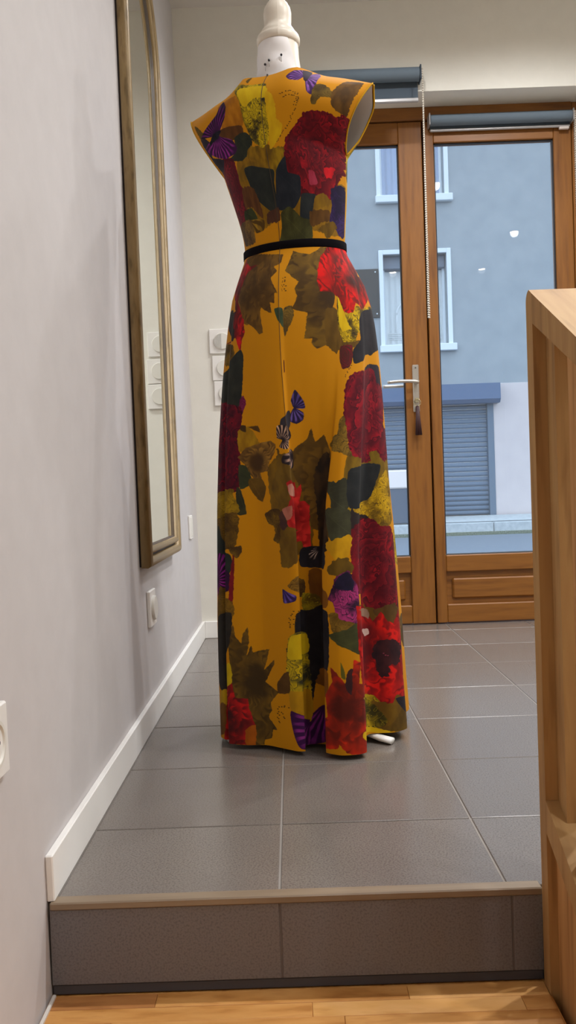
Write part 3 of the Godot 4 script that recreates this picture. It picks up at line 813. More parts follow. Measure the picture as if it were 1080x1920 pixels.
func street() -> void:
	var upper := speckle([c8(150, 157, 162), c8(160, 166, 170)], 0.01, 0.9, 0.5, 9)
	var lower := speckle([c8(204, 192, 190), c8(211, 199, 196)], 0.01, 0.9, 0.5, 10)
	var white := plain(c8(222, 228, 232), 0.6)
	var grey := plain(c8(95, 112, 130), 0.5)
	var dim := plain(c8(120, 128, 140), 0.6)
	var z := -14.0
	var b := thing("building", "grey rendered house across the street with white windows and a roller shutter", "building")
	# wall round the two window openings
	var st := begin()
	for r in [[-3.0, 1.57, 2.19, 9.0], [2.57, 10.0, 2.19, 9.0], [1.57, 2.57, 2.19, 2.83], [1.57, 2.57, 4.27, 5.17], [1.57, 2.57, 6.75, 9.0]]:
		box(st, Vector3(r[0], r[2], z), Vector3(r[1], r[3], z - 0.4), 0.0)
	put("upper_wall", done(st), upper, b)
	st = begin()
	for r in [[-3.0, 0.2, -0.3, 2.19], [3.24, 10.0, -0.3, 2.19]]:
		box(st, Vector3(r[0], r[2], z + 0.012), Vector3(r[1], r[3], z - 0.4), 0.004)
	put("lower_wall", done(st), lower, b)
	for wy in [[2.83, 4.27], [5.17, 6.75]]:
		var y0: float = wy[0]
		var y1: float = wy[1]
		st = begin()
		for q in [[1.50, y0, 1.57, y1 + 0.07], [2.57, y0, 2.64, y1 + 0.07], [1.57, y1, 2.57, y1 + 0.07]]:
			box(st, Vector3(q[0], q[1], z + 0.03), Vector3(q[2], q[3], z - 0.02), 0.006)
		var w := put("window", done(st), white, b)
		st = begin()
		box(st, Vector3(1.48, y0 - 0.10, z + 0.09), Vector3(2.69, y0 + 0.01, z - 0.05), 0.008)
		put("window_sill", done(st), white, w)
		st = begin()
		for q in [[1.57, y0, 1.612, y1], [2.528, y0, 2.57, y1], [1.612, y0, 2.528, y0 + 0.06], [1.612, y1 - 0.05, 2.528, y1], [2.045, y0 + 0.06, 2.095, y1 - 0.05]]:
			box(st, Vector3(q[0], q[1], z - 0.17), Vector3(q[2], q[3], z - 0.23), 0.006)
		put("sash", done(st), white, w)
		put("pane", boxm(Vector3(1.612, y0 + 0.06, z - 0.2), Vector3(2.528, y1 - 0.05, z - 0.206), 0.0), pane(), w)
		put("shutter_box", boxm(Vector3(1.575, y1 - 0.2, z - 0.10), Vector3(2.565, y1, z - 0.30), 0.01), dim, w)
		# lace curtain hanging behind the glass in soft folds
		var rows := []
		for j in 2:
			var row := PackedVector3Array()
			for i in 91:
				row.append(Vector3(1.60 + 0.94 * i / 90.0, y0 + 0.05 if j == 0 else y1 - 0.1, z - 0.27 + 0.012 * sin(i * 0.7)))
			rows.append(row)
		st = begin()
		skin(st, rows, [])
		put("curtain", done(st), plain(c8(206, 210, 210) if y0 < 4.0 else c8(150, 166, 196), 0.9), w)
		if y0 < 4.0:
			st = begin()
			var arch := []
			for k in 15:
				var a := PI * k / 14
				arch.append(Vector3(1.93 - 0.14 * cos(a), 3.36 + 0.2 * sin(a), z - 0.25))
			arch.push_front(Vector3(1.79, 3.06, z - 0.25))
			arch.append(Vector3(2.07, 3.06, z - 0.25))
			tube(st, arch, 0.012, 6)
			for k in 4:
				tube(st, [Vector3(1.66, 2.98 + 0.03 * k, z - 0.25), Vector3(2.5, 2.98 + 0.03 * k, z - 0.25)], 0.007, 6)
			put("lace_motif", done(st), plain(c8(236, 238, 238), 0.9), w)
	# roller shutter of the ground floor
	st = begin()
	var prof := [Vector2(0.0, 2.19), Vector2(0.24, 2.175), Vector2(0.25, 1.93), Vector2(0.19, 1.872), Vector2(0.0, 1.872)]
	var ra := PackedVector3Array()
	var rb := PackedVector3Array()
	for p in prof:
		ra.append(Vector3(0.12, p.y, z + p.x))
		rb.append(Vector3(3.31, p.y, z + p.x))
	st.set_smooth_group(-1)
	skin(st, [ra, rb], [])
	for k in [1, 2, 3]:
		for v in [[ra[0], ra[k], ra[k + 1]], [rb[0], rb[k + 1], rb[k]]]:
			for p in v:
				st.add_vertex(p)
	var sh := put("roller_shutter", done(st), plain(c8(78, 100, 132), 0.45), b)
	put("guide_rail", boxm(Vector3(3.14, 0.09, z + 0.03), Vector3(3.24, 1.88, z - 0.08), 0.005), grey, sh)
	put("guide_rail", boxm(Vector3(0.2, 0.09, z + 0.03), Vector3(0.3, 1.88, z - 0.08), 0.005), grey, sh)
	st = begin()
	for side in [0, 1]:
		pass
	var slat_rows := [PackedVector3Array(), PackedVector3Array()]
	for k in 9:
		var a := PI * k / 8
		for e in 2:
			slat_rows[e].append(Vector3(0.3 if e == 0 else 3.14, 0.0375 + 0.036 * cos(a), z - 0.06 + 0.024 * sin(a)))
	skin(st, slat_rows, [])
	box(st, Vector3(0.3, 0.0, z - 0.07), Vector3(3.14, 0.075, z - 0.062), 0.0)
	var slat := done(st)
	var slatm := plain(c8(94, 112, 132), 0.45)
	for k in 25:
		var o := put("slat", slat, slatm, sh)
		o.position.y = 0.115 + 0.0765 * k
	# pavement, kerb, road
	st = begin()
	var pave := speckle([c8(168, 174, 176), c8(196, 200, 200)], 0.02, 0.9, 1.0, 14)
	for sgn in [0]:
		var q := [Vector3(-6, 0.11, z + 0.05), Vector3(12, 0.11, z + 0.05), Vector3(12, 0.03, -13.25), Vector3(-6, 0.03, -13.25)]
		face(st, q, Vector3(3, -3, -13.5), [Vector2.ZERO, Vector2.RIGHT, Vector2.ONE, Vector2.DOWN])
		var q2 := [Vector3(-6, 0.03, -13.25), Vector3(12, 0.03, -13.25), Vector3(12, -0.2, -13.25), Vector3(-6, -0.2, -13.25)]
		face(st, q2, Vector3(3, 0, -14), [Vector2.ZERO, Vector2.RIGHT, Vector2.ONE, Vector2.DOWN])
	solo("pavement", done(st), pave, "pale concrete pavement in front of the house across the street", "pavement", "", "structure")
	var kerb := thing("kerb", "row of pale kerb stones along the far edge of the road", "kerb", Vector3.ZERO, "", "structure")
	for k in 16:
		put("kerb_stone", boxm(Vector3(-3.0 + k, -0.2, -13.25), Vector3(-2.008 + k, 0.036, -13.10), 0.012), pave, kerb)
	put("joint", boxm(Vector3(-3.0, 0.0, -13.262), Vector3(13.0, 0.045, -13.25), 0.0), plain(c8(96, 104, 108), 0.9), kerb)
	put("moss", boxm(Vector3(-3.0, -0.16, -13.08), Vector3(13.0, -0.10, -13.11), 0.004), speckle([c8(66, 76, 58), c8(112, 118, 100), c8(160, 168, 160)], 0.05, 0.95, 2.0, 17), kerb)
	st = begin()
	box(st, Vector3(-8, -0.15, -4.12), Vector3(14, -0.4, -13.2), 0.0)
	solo("road", done(st), speckle([c8(112, 122, 134), c8(132, 142, 152)], 0.03, 0.75, 1.0, 15), "blue-grey asphalt street outside the glass door", "road", "", "structure")
	# black board with screws, and the low box on the pavement
	var p := thing("sign_board", "black board screwed to the grey house beside the lower window", "sign board", Vector3(0, 0, z))
	put("board", boxm(Vector3(0.65, 3.29, 0.0), Vector3(1.49, 4.05, 0.035), 0.004), plain(c8(52, 50, 50), 0.5), p)
	for q in [[1.44, 4.0], [1.45, 3.345], [0.70, 4.0], [0.70, 3.345]]:
		st = begin()
		tube(st, [Vector3(q[0], q[1], 0.03), Vector3(q[0], q[1], 0.042)], 0.012, 8)
		put("screw_head", done(st), white, p)
	var t := thing("street_box", "low dark box with white top band before the shutter, behind the left pane", "street box", Vector3(0, 0, -13.55))
	put("body", boxm(Vector3(0.4, 0.05, -0.22), Vector3(1.95, 0.58, 0.22), 0.01), plain(c8(84, 96, 112), 0.6), t)
	put("top_band", boxm(Vector3(0.38, 0.58, -0.24), Vector3(1.97, 0.86, 0.24), 0.02), plain(c8(238, 226, 220), 0.5), t)

func platform() -> void:
	var tile := speckle([c8(92, 84, 79), c8(108, 100, 94), c8(122, 114, 107), c8(104, 96, 90)], 0.09, 0.23, 4.5, 31, 0.006)
	var tile2 := speckle([c8(96, 88, 82), c8(110, 102, 96), c8(126, 118, 111), c8(106, 99, 93)], 0.09, 0.25, 4.5, 37, 0.006)
	var grout := plain(c8(140, 133, 126), 0.85)
	var st := begin()
	box(st, Vector3(-0.45, -0.4, -1.385), Vector3(2.6, -0.0025, -4.12), 0.0)
	var f := solo("floor", done(st), grout, "raised floor of grey-brown stoneware tiles with pale joints", "floor", "", "structure")
	var zs := [-1.378]
	for k in 8:
		zs.append(-1.665 - 0.3602 * k)
	zs[7] = -3.826
	zs[8] = -3.996
	for j in 8:
		for i in range(-2, 8):
			var x0 := maxf(-0.4025 + 0.361 * (i + 1), -0.3975)
			var x1 := -0.4025 + 0.361 * (i + 2)
			if x1 < -0.38 or (j == 7 and (x1 < -0.1 or x0 > 1.37)):
				continue
			if j == 7:
				x0 = maxf(x0, -0.12)
				x1 = minf(x1, 1.368)
			var dz := rng.randf_range(-0.0005, 0.0)
			var b := begin()
			box(b, Vector3(x0 + 0.002, -0.02, zs[j] - 0.002), Vector3(x1 - 0.002, dz, zs[j + 1] + 0.002), 0.0012)
			put("tile", done(b), tile if (i * 3 + j * 5) % 3 else tile2, f)
	# riser
	var rt := speckle([c8(88, 86, 88), c8(105, 102, 104), c8(117, 114, 116), c8(98, 95, 97)], 0.09, 0.45, 4.5, 41, 0.008)
	for r in [[-0.405, -0.0425], [-0.0395, 0.3235], [0.3265, 0.372]]:
		var b := begin()
		box(b, Vector3(r[0], -0.132, -1.385), Vector3(r[1], -0.0115, -1.369), 0.001)
		put("riser_tile", done(b), rt, f)
	put("joint_backing", boxm(Vector3(-0.405, -0.132, -1.384), Vector3(0.372, -0.012, -1.3704), 0.0), plain(c8(104, 97, 94), 0.85), f)
	put("joint_strip", boxm(Vector3(-0.405, -0.149, -1.385), Vector3(0.372, -0.132, -1.371), 0.002), plain(c8(70, 68, 72), 0.7), f)
	st = begin()
	box(st, Vector3(-0.404, -0.0115, -1.392), Vector3(0.372, 0.0008, -1.366), 0.002)
	solo("trim_1", done(st), wood([c8(126, 108, 88), c8(148, 130, 108)], 0.4, 44), "narrow brown metal nosing along the front edge of the tiled step", "nosing", "", "structure")

func lower_floor() -> void:
	var cols := [c8(172, 112, 52), c8(206, 146, 78), c8(216, 158, 90), c8(188, 126, 64)]
	var tones := [wood(cols, 0.45, 51, 4.0, 0.9), wood([c8(146, 92, 46), c8(178, 118, 64), c8(190, 130, 74), c8(158, 102, 54)], 0.45, 52, 4.0, 0.9), wood([c8(196, 138, 72), c8(222, 166, 96), c8(228, 174, 108), c8(208, 150, 82)], 0.45, 53, 4.0, 0.9)]
	var st := begin()
	box(st, Vector3(-0.45, -0.5, 2.6), Vector3(0.372, -0.1505, -1.385), 0.0)
	var f := solo("floor", done(st), tones[0], "lower oak floor of narrow staves in front of the tiled step", "floor", "", "structure")
	put("caulk_line", boxm(Vector3(-0.404, -0.152, -1.366), Vector3(-0.3985, -0.144, 2.5), 0.001), plain(c8(226, 220, 212), 0.7), f)
	var z := -1.366
	var row := 0
	while z < -0.9:
		var x: float = -0.402 - [0.24, 0.05, 0.31, 0.13][row % 4]
		while x < 0.37:
			var len := rng.randf_range(0.3, 0.46)
			var x0 := maxf(x, -0.402)
			var x1 := minf(x + len, 0.3695)
			if x1 - x0 > 0.02:
				var b := begin()
				box(b, Vector3(x0 + 0.0003, -0.165, z), Vector3(x1 - 0.0003, -0.148 - rng.randf() * 0.0004, z + 0.0362), 0.0006, Transform3D.IDENTITY, Vector2(rng.randf() * 9.0, rng.randf() * 9.0))
				put("stave", done(b), tones[rng.randi() % 3], f)
			x += len
		z += 0.037
		row += 1

func mirror() -> void:
	var w := on_wall()
	var t := Node3D.new()
	t.name = numbered("mirror")
	add_child(t)
	t.transform = w
	tag(t, "tall arched mirror in a worn gilt wooden frame hung on the left wall", "mirror")
	var gold := wood([c8(102, 84, 54), c8(138, 115, 76), c8(150, 127, 88), c8(122, 100, 68)], 0.42, 61, 6.0, 1.2)
	gold.metallic = 0.2
	var dark := plain(c8(52, 40, 34), 0.6)
	var y0 := 0.44
	var ys := 2.03
	var zn := -2.352
	var zf := -2.99
	var lean := -0.045
	var R := (zn - zf) * 0.5
	var path := [Vector2(zf, y0), Vector2(zn, y0)]
	for k in 33:
		var a := PI * k / 32
		path.append(Vector2((zn + zf) * 0.5 + R * cos(a), ys + R * sin(a)))
	var n := path.size()
	var ring := func(prof: Array) -> ArrayMesh:
		var rows := []
		var uvs := []
		for i in n + 1:
			var p: Vector2 = path[i % n]
			var d0: Vector2 = (p - path[(i - 1 + n) % n]).normalized()
			var d1: Vector2 = (path[(i + 1) % n] - p).normalized()
			var n0 := Vector2(-d0.y, d0.x)
			var n1 := Vector2(-d1.y, d1.x)
			var mv := (n0 + n1).normalized()
			mv /= maxf(mv.dot(n0), 0.3)
			var row := PackedVector3Array()
			var uv := PackedVector2Array()
			for q in prof:
				var s: Vector2 = p + mv * q.x
				row.append(Vector3(q.y, s.y, s.x + lean * (s.y - y0)))
				uv.append(Vector2(q.x + q.y, s.y))
			rows.append(row)
			uvs.append(uv)
		var st := begin()
		skin(st, rows, uvs, false)
		return done(st)
	put("frame", ring.call([Vector2(0.0, 0.006), Vector2(-0.001, 0.024), Vector2(0.004, 0.032), Vector2(0.013, 0.036), Vector2(0.021, 0.034), Vector2(0.026, 0.027), Vector2(0.027, 0.016)]), gold, t)
	put("groove_shade", ring.call([Vector2(0.0265, 0.0165), Vector2(0.0345, 0.0165)]), dark, t)  # dark strip between the beads; the shade of the recess is in its colour
	put("inner_bead", ring.call([Vector2(0.034, 0.016), Vector2(0.0345, 0.025), Vector2(0.039, 0.030), Vector2(0.046, 0.030), Vector2(0.052, 0.025), Vector2(0.0535, 0.019)]), gold, t)
	put("lip", ring.call([Vector2(0.0535, 0.0195), Vector2(0.0565, 0.0185), Vector2(0.060, 0.0135)]), wood([c8(70, 56, 42), c8(96, 78, 58)], 0.5, 62), t)
	put("backing", ring.call([Vector2(0.02, 0.001), Vector2(0.003, 0.001), Vector2(0.002, 0.0085), Vector2(0.02, 0.0088)]), dark, t)
	var st := begin()
	var gm := plain(c8(232, 236, 228), 0.02, 1.0)
	var cen := Vector3(0.014, 1.2, (zn + zf) * 0.5 + lean * (1.2 - y0))
	for i in n:
		var q := []
		for k in [i, (i + 1) % n]:
			var p: Vector2 = path[k]
			var c2 := Vector2((zn + zf) * 0.5, 1.2)
			var s := p + (c2 - p).normalized() * 0.05
			q.append(Vector3(0.014, s.y, s.x + lean * (s.y - y0)))
		face(st, [cen, q[0], q[1]], Vector3(-1, 1.2, cen.z), [Vector2.ZERO, Vector2.ZERO, Vector2.ZERO])
	put("mirror_glass", done(st), gm, t)

func wall_fittings() -> void:
	var white := plain(c8(236, 233, 228), 0.35)
	var cream := plain(c8(226, 223, 214), 0.4)
	var w := on_wall()
	var hub := Transform3D(Basis(Vector3(0, 0, 1), -PI / 2), Vector3.ZERO)   # lathe axis out of the left wall
	for a in [[Vector3(0, 0.3165, -2.487), "square white switch with a raised round dial under the mirror", 0.102, 0.010], [Vector3(0, 0.313, -1.158), "square white wall socket at the near end of the left wall", 0.098, 0.010]]:
		var t := Node3D.new()
		t.name = numbered("wall_switch" if a[0].z < -2.0 else "wall_socket")
		add_child(t)
		t.transform = w * Transform3D(Basis.IDENTITY, a[0])
		tag(t, a[1], "switch" if a[0].z < -2.0 else "socket")
		var h: float = a[2] * 0.5
		put("plate", boxm(Vector3(0.0, -h, -h), Vector3(a[3], h, h), 0.0025), white, t)
		var st := begin()
		if a[0].z < -2.0:
			lathe(st, [Vector2(0.034, 0.008), Vector2(0.034, 0.0165), Vector2(0.032, 0.018), Vector2(0.0001, 0.0185)], hub, 32, 0.0, TAU, true)
			put("dial", done(st), cream, t)
		else:
			lathe(st, [Vector2(0.024, 0.004), Vector2(0.024, 0.0095), Vector2(0.027, 0.0125), Vector2(0.032, 0.0125), Vector2(0.033, 0.009)], hub, 32, 0.0, TAU, true)
			put("socket_rim", done(st), cream, t)
			st = begin()
			for y in [-0.01, 0.01]:
				tube(st, [Vector3(0.009, 0, y), Vector3(0.0108, 0, y)], 0.003, 8)
			put("contact_hole", done(st), plain(c8(40, 38, 38), 0.8), t)
	var t := Node3D.new()
	t.name = numbered("switch_plate")
	add_child(t)
	t.transform = w * Transform3D(Basis.IDENTITY, Vector3(0, 0.499, -3.542))
	tag(t, "slim white cover plate on the left wall between mirror and corner", "cover plate")
	put("plate", boxm(Vector3(0, -0.047, -0.045), Vector3(0.008, 0.047, 0.045), 0.002), white, t)
	put("insert", boxm(Vector3(0.007, -0.038, -0.036), Vector3(0.0095, 0.038, 0.036), 0.001), cream, t)
	# three switches one above the other on the end wall
	var names := ["topmost of three square white switches on the end wall, dial ribbed on one half", "middle one of the three square white switches stacked on the end wall", "lowest of the three square white switches stacked on the end wall"]
	for k in 3:
		var y: float = [1.287, 1.171, 1.062][k]
		var x: float = [-0.277, -0.268, -0.263][k]
		var s := thing("light_switch", names[k], "switch", Vector3(x, y, -3.83), "stacked switches on the end wall")
		put("plate", boxm(Vector3(-0.055, -0.053, 0), Vector3(0.055, 0.053, 0.010), 0.002), white, s)
		var fw := Transform3D(Basis(Vector3(1, 0, 0), PI / 2), Vector3.ZERO)
		var st := begin()
		lathe(st, [Vector2(0.036, 0.008), Vector2(0.036, 0.0145), Vector2(0.034, 0.0165), Vector2(0.0001, 0.0165)], fw, 36, 0.0, TAU, true)
		var d := put("dial", done(st), cream, s)
		if k == 0:
			st = begin()
			for i in 8:
				var xx := -0.031 + 0.004 * i
				var hh := sqrt(maxf(0.033 * 0.033 - xx * xx, 0.0)) * 0.95
				box(st, Vector3(xx - 0.0013, -hh, 0.016), Vector3(xx + 0.0013, hh, 0.0185), 0.0006)
			put("rib", done(st), plain(c8(205, 202, 196), 0.5), d)

func bead_chain(st: SurfaceTool, a: Vector3, b: Vector3, step: float, r: float) -> void:
	var n := int(a.distance_to(b) / step)
	for i in n + 1:
		ball(st, a.lerp(b, float(i) / n), r, 6)
	tube(st, [a, b], r * 0.3, 5)

func blinds() -> void:
	var cloth := speckle([c8(96, 110, 122), c8(102, 116, 128)], 0.2, 0.75, 6.0, 71)
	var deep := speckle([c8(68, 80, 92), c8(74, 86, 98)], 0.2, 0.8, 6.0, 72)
	var alu := plain(c8(178, 176, 176), 0.4, 0.4)
	var bead := plain(c8(206, 198, 184), 0.35, 0.2)
	for a in [[Vector3(-0.02, 2.382, -3.795), 0.630, 0.0285, 0.088, 1.034, "slate roller blind on the wall above the left door leaf, longest bead chain", 0.018], [Vector3(0.668, 2.251, -3.958), 0.638, 0.024, 0.03, 1.3, "slate roller blind fixed to the top rail of the right door leaf", 0.012]]:
		var L: float = a[1]
		var r: float = a[2]
		var t := thing("roller_blind", a[5], "blind", a[0], "roller blinds at the door")
		var st := begin()
		var turn := Transform3D(Basis(Vector3(0, 0, 1), -PI / 2), Vector3.ZERO)
		lathe(st, [Vector2(0.0001, 0.006), Vector2(r, 0.006), Vector2(r, L - 0.006), Vector2(0.0001, L - 0.006)], turn, 32, 0.0, TAU, true)
		put("fabric_roll", done(st), cloth, t)
		st = begin()
		box(st, Vector3(0.008, -a[3], -r + 0.001), Vector3(L - 0.008, 0.0, -r + 0.004), 0.0)
		put("hanging_fabric", done(st), deep, t)
		st = begin()
		box(st, Vector3(0.006, -a[3] - a[6], -r - 0.004), Vector3(L - 0.006, -a[3], -r + 0.010), 0.004)
		put("bottom_bar", done(st), alu, t)
		for x in [-0.002, L - 0.004]:
			st = begin()
			box(st, Vector3(x, -r - 0.002, -0.034), Vector3(x + 0.006, r + 0.002, r), 0.002)
			put("bracket", done(st), alu if a[6] < 0.015 else deep, t)
		st = begin()
		bead_chain(st, Vector3(L + 0.005, r * 0.4, r * 0.9), Vector3(L - 0.001, -a[4], r * 0.9), 0.0098, 0.0044)
		bead_chain(st, Vector3(L + 0.012, r * 0.4, -r * 0.6), Vector3(L + 0.005, -a[4], r * 0.6), 0.0098, 0.0044)
		var o := put("bead_chain", done(st), bead, t)
		o.set_meta("kind", "stuff")
		if a[6] < 0.015:
			put("end_clip", boxm(Vector3(L - 0.055, -a[3] - 0.022, -r - 0.002), Vector3(L - 0.012, -a[3] - 0.010, -r + 0.012), 0.002), plain(c8(226, 214, 206), 0.5), t)

# ---------------------------------------------------------------- dress and stand
const AX := Vector3(0.035, 0.0, -2.29)
const TURN := 0.384      # the form stands turned a little: its right side comes forward

func dress_stand() -> void:
	var t := thing("dress_form", "white dress form with turned wooden neck cap, wearing the floral gown", "dress form", Vector3(0.007, 0, -2.29))
	var cream := plain(c8(226, 216, 200), 0.4)
	var white := plain(c8(238, 234, 232), 0.85)
	var st := begin()
	lathe(st, [Vector2(0.062, 1.62), Vector2(0.058, 1.69), Vector2(0.052, 1.74), Vector2(0.0505, 1.776)], Transform3D.IDENTITY, 40)
	put("neck", done(st), cream, t)
	# cloth cover pinned round the back of the neck
	var rows := []
	for j in 15:
		var f := j / 14.0
		var row := PackedVector3Array()
		for i in 41:
			var g := i / 40.0
			var a := lerpf(-2.1, 0.72 + 0.35 * (1.0 - f) - 0.25 * f * f, g)
			var r := lerpf(0.066, 0.0525, f) + 0.0012 * sin(9.0 * g + 14.0 * f) + 0.0008 * sin(21.0 * f - 6.0 * g)
			row.append(Vector3(r * sin(a), 1.62 + 0.154 * f, r * cos(a)))
		rows.append(row)
	st = begin()
	skin(st, rows, [], true)
	put("neck_cover", done(st), white, t)
	st = begin()
	lathe(st, [Vector2(0.0001, 1.775), Vector2(0.0525, 1.775), Vector2(0.0550, 1.779), Vector2(0.0555, 1.790), Vector2(0.0535, 1.796), Vector2(0.0475, 1.7995), Vector2(0.0475, 1.803), Vector2(0.0425, 1.811), Vector2(0.0365, 1.819), Vector2(0.0345, 1.828), Vector2(0.0355, 1.842), Vector2(0.0358, 1.856), Vector2(0.0335, 1.868), Vector2(0.0285, 1.877), Vector2(0.0275, 1.8795), Vector2(0.0235, 1.8845), Vector2(0.013, 1.890), Vector2(0.0001, 1.892)], Transform3D.IDENTITY, 48)
	put("neck_cap", done(st), cream, t)
	st = begin()
	tube(st, [Vector3(0.03, 0.03, 0), Vector3(0.02, 1.64, 0)], 0.018, 14)
	put("pole", done(st), plain(c8(230, 226, 220), 0.4), t)
	for a in [0.96, 3.05, 5.0]:
		st = begin()
		var d := Vector3(sin(a), 0, cos(a))
		tube(st, [Vector3(0.03, 0.05, 0) + d * 0.02, Vector3(0.03, 0.035, 0) + d * 0.10, Vector3(0.03, 0.012, 0) + d * 0.20, Vector3(0.03, 0.009, 0) + d * 0.232], 0.013, 10, 0.62)
		put("foot", done(st), plain(c8(236, 234, 230), 0.4), t)
	# padded torso under the gown, white like the neck
	rows = []
	for k in 25:
		var y := lerpf(1.2, 1.69, k / 24.0)
		var aw := table(y, [1.69, 1.66, 1.63, 1.58, 1.50, 1.42, 1.36, 1.245, 1.2], [0.062, 0.115, 0.165, 0.195, 0.163, 0.142, 0.132, 0.120, 0.116])
		var bw := table(y, [1.69, 1.66, 1.63, 1.58, 1.50, 1.42, 1.36, 1.245, 1.2], [0.045, 0.04, 0.046, 0.066, 0.088, 0.092, 0.090, 0.085, 0.083])
		var row := PackedVector3Array()
		var xs := lerpf(-0.005, -0.032, smoothstep(0.05, 0.85, (y - 1.245) / 0.383)) + AX.x - 0.007
		for i in 49:
			var a := TAU * i / 48
			row.append(turned(aw * sin(a), y, bw * cos(a)) + Vector3(xs, 0, 0))
		rows.append(row)
	st = begin()
	skin(st, rows, [], true)
	put("torso", done(st), white, t)
	var names := ["dark-headed pin highest in the white neck cover", "dark-headed pin between the other two in the neck cover", "dark-headed pin lowest in the white neck cover"]
	for k in 3:
		var q: Array = [[0.10, 1.724], [-0.42, 1.714], [-0.60, 1.706]][k]
		var d := Vector3(sin(q[0]), 0, cos(q[0]))
		var p := thing("pin", names[k], "pin", Vector3(0.007, q[1], -2.29) + d * (0.0592 + (1.745 - q[1]) * 0.09), "pins in the neck cover")
		st = begin()
		ball(st, Vector3.ZERO, 0.0031, 10)
		put("pin_head", done(st), plain(c8(30, 28, 34), 0.3), p)
		st = begin()
		tube(st, [Vector3.ZERO, Vector3(0, -0.016, 0) - d * 0.001], 0.0006, 5)
		put("shaft", done(st), plain(c8(170, 170, 170), 0.3, 1.0), p)

func turned(x: float, y: float, z: float) -> Vector3:
	return Vector3(x * cos(TURN) - z * sin(TURN), y, x * sin(TURN) + z * cos(TURN))

func along(pts: Array, t: float) -> Vector2:
	var f := clampf(t, 0.0, 1.0) * (pts.size() - 1)
	var i := mini(int(f), pts.size() - 2)
	var p0: Vector2 = pts[maxi(i - 1, 0)]
	var p3: Vector2 = pts[mini(i + 2, pts.size() - 1)]
	return p0.lerp(p0, 0.0) * 0.0 + pts[i].cubic_interpolate(pts[i + 1], p0, p3, f - i)

# a point of the bodice: s from its left to its right edge, t from waist to shoulder, back (+1) or front (-1), depth drawn in
func bodice_point(s: float, t: float, side: float, inset := 0.0) -> Vector3:
	var edge := [Vector2(0.134, 1.245), Vector2(0.139, 1.30), Vector2(0.149, 1.36), Vector2(0.160, 1.42), Vector2(0.170, 1.468), Vector2(0.188, 1.51), Vector2(0.212, 1.555), Vector2(0.235, 1.595), Vector2(0.252, 1.628)]
	var e := along(edge, t)
	var tau := (e.y - 1.245) / (1.628 - 1.245)
	var a := absf(s)
	var top := lerpf(1.672, 1.684, pow(a / 0.3, 2.0)) if a < 0.3 else 1.684 - 0.056 * pow((a - 0.3) / 0.7, 1.3)
	if side < 0.0 and a < 0.24:
		top -= 0.05 * (1.0 - pow(a / 0.24, 2.0))
	var y := lerpf(1.245, top, tau)
	var xs := lerpf(-0.005, -0.032, smoothstep(0.05, 0.85, tau))
	# depth of the back at the middle, falling to the shoulder seam, and the opening of the arm hole at the edges
	var hi := smoothstep(0.62, 1.0, tau)
	var full := lerpf(0.10, 0.118, smoothstep(0.0, 0.5, tau)) if side > 0.0 else lerpf(0.098, 0.135, smoothstep(0.0, 0.45, tau))
	var end := 0.070 * smoothstep(0.55, 0.2, a)
	var mid := end + (full - end) * sqrt(maxf(1.0 - pow(hi, 4.0), 0.0))
	var open := 0.0
	if tau > 0.585:
		var q := (tau - 0.585) / 0.415
		open = 0.04 * pow(maxf(sin(PI * q * 0.985), 0.0), 0.7)
	var bulge := pow(maxf(1.0 - pow(a, 2.3), 0.0), 0.62)
	if side < 0.0 and tau > 0.2 and tau < 0.8:
		bulge *= 1.0 + 0.12 * sin(PI * (tau - 0.2) / 0.6) * (1.0 - a)
	var z := lerpf(minf(open, 0.062), mid, bulge) if tau > 0.585 else mid * bulge
	var flare := 1.0 + 0.06 * a * smoothstep(0.58, 0.72, tau) * smoothstep(1.0, 0.86, tau) if side < 0.0 else 1.0
	var p := Vector3(s * (e.x * flare - inset), y - inset * 0.4 * tau, side * maxf(z - inset * bulge, 0.0))
	var o := turned(p.x, p.y, p.z)
	return Vector3(o.x + AX.x + xs, o.y, o.z + AX.z)

const NS := 56
const NT := 48

func bodice_rows(side: float, inset := 0.0, t0 := 0.0) -> Array:
	var rows := []
	for j in NT + 1:
		var row := PackedVector3Array()
		for i in NS + 1:
			var s := -cos(PI * i / NS) * 0.35 + (2.0 * i / NS - 1.0) * 0.65
			row.append(bodice_point(s, lerpf(t0, 1.0, float(j) / NT), side, inset))
		rows.append(row)
	return rows

func bodice_uvs() -> Array:
	var uvs := []
	for j in NT + 1:
		var r := PackedVector2Array()
		for i in NS + 1:
			var s := -cos(PI * i / NS) * 0.35 + (2.0 * i / NS - 1.0) * 0.65
			r.append(Vector2(s * 0.5 + 0.5, 1.0 - float(j) / NT))
		uvs.append(r)
	return uvs

# the skirt: a waist oval drawn out to a hem with pressed folds; each column is one thread from waist to hem
var cols := []       # [hem x, hem z, angle] after smoothing
var col_u := PackedFloat32Array()
const ROWS := 64

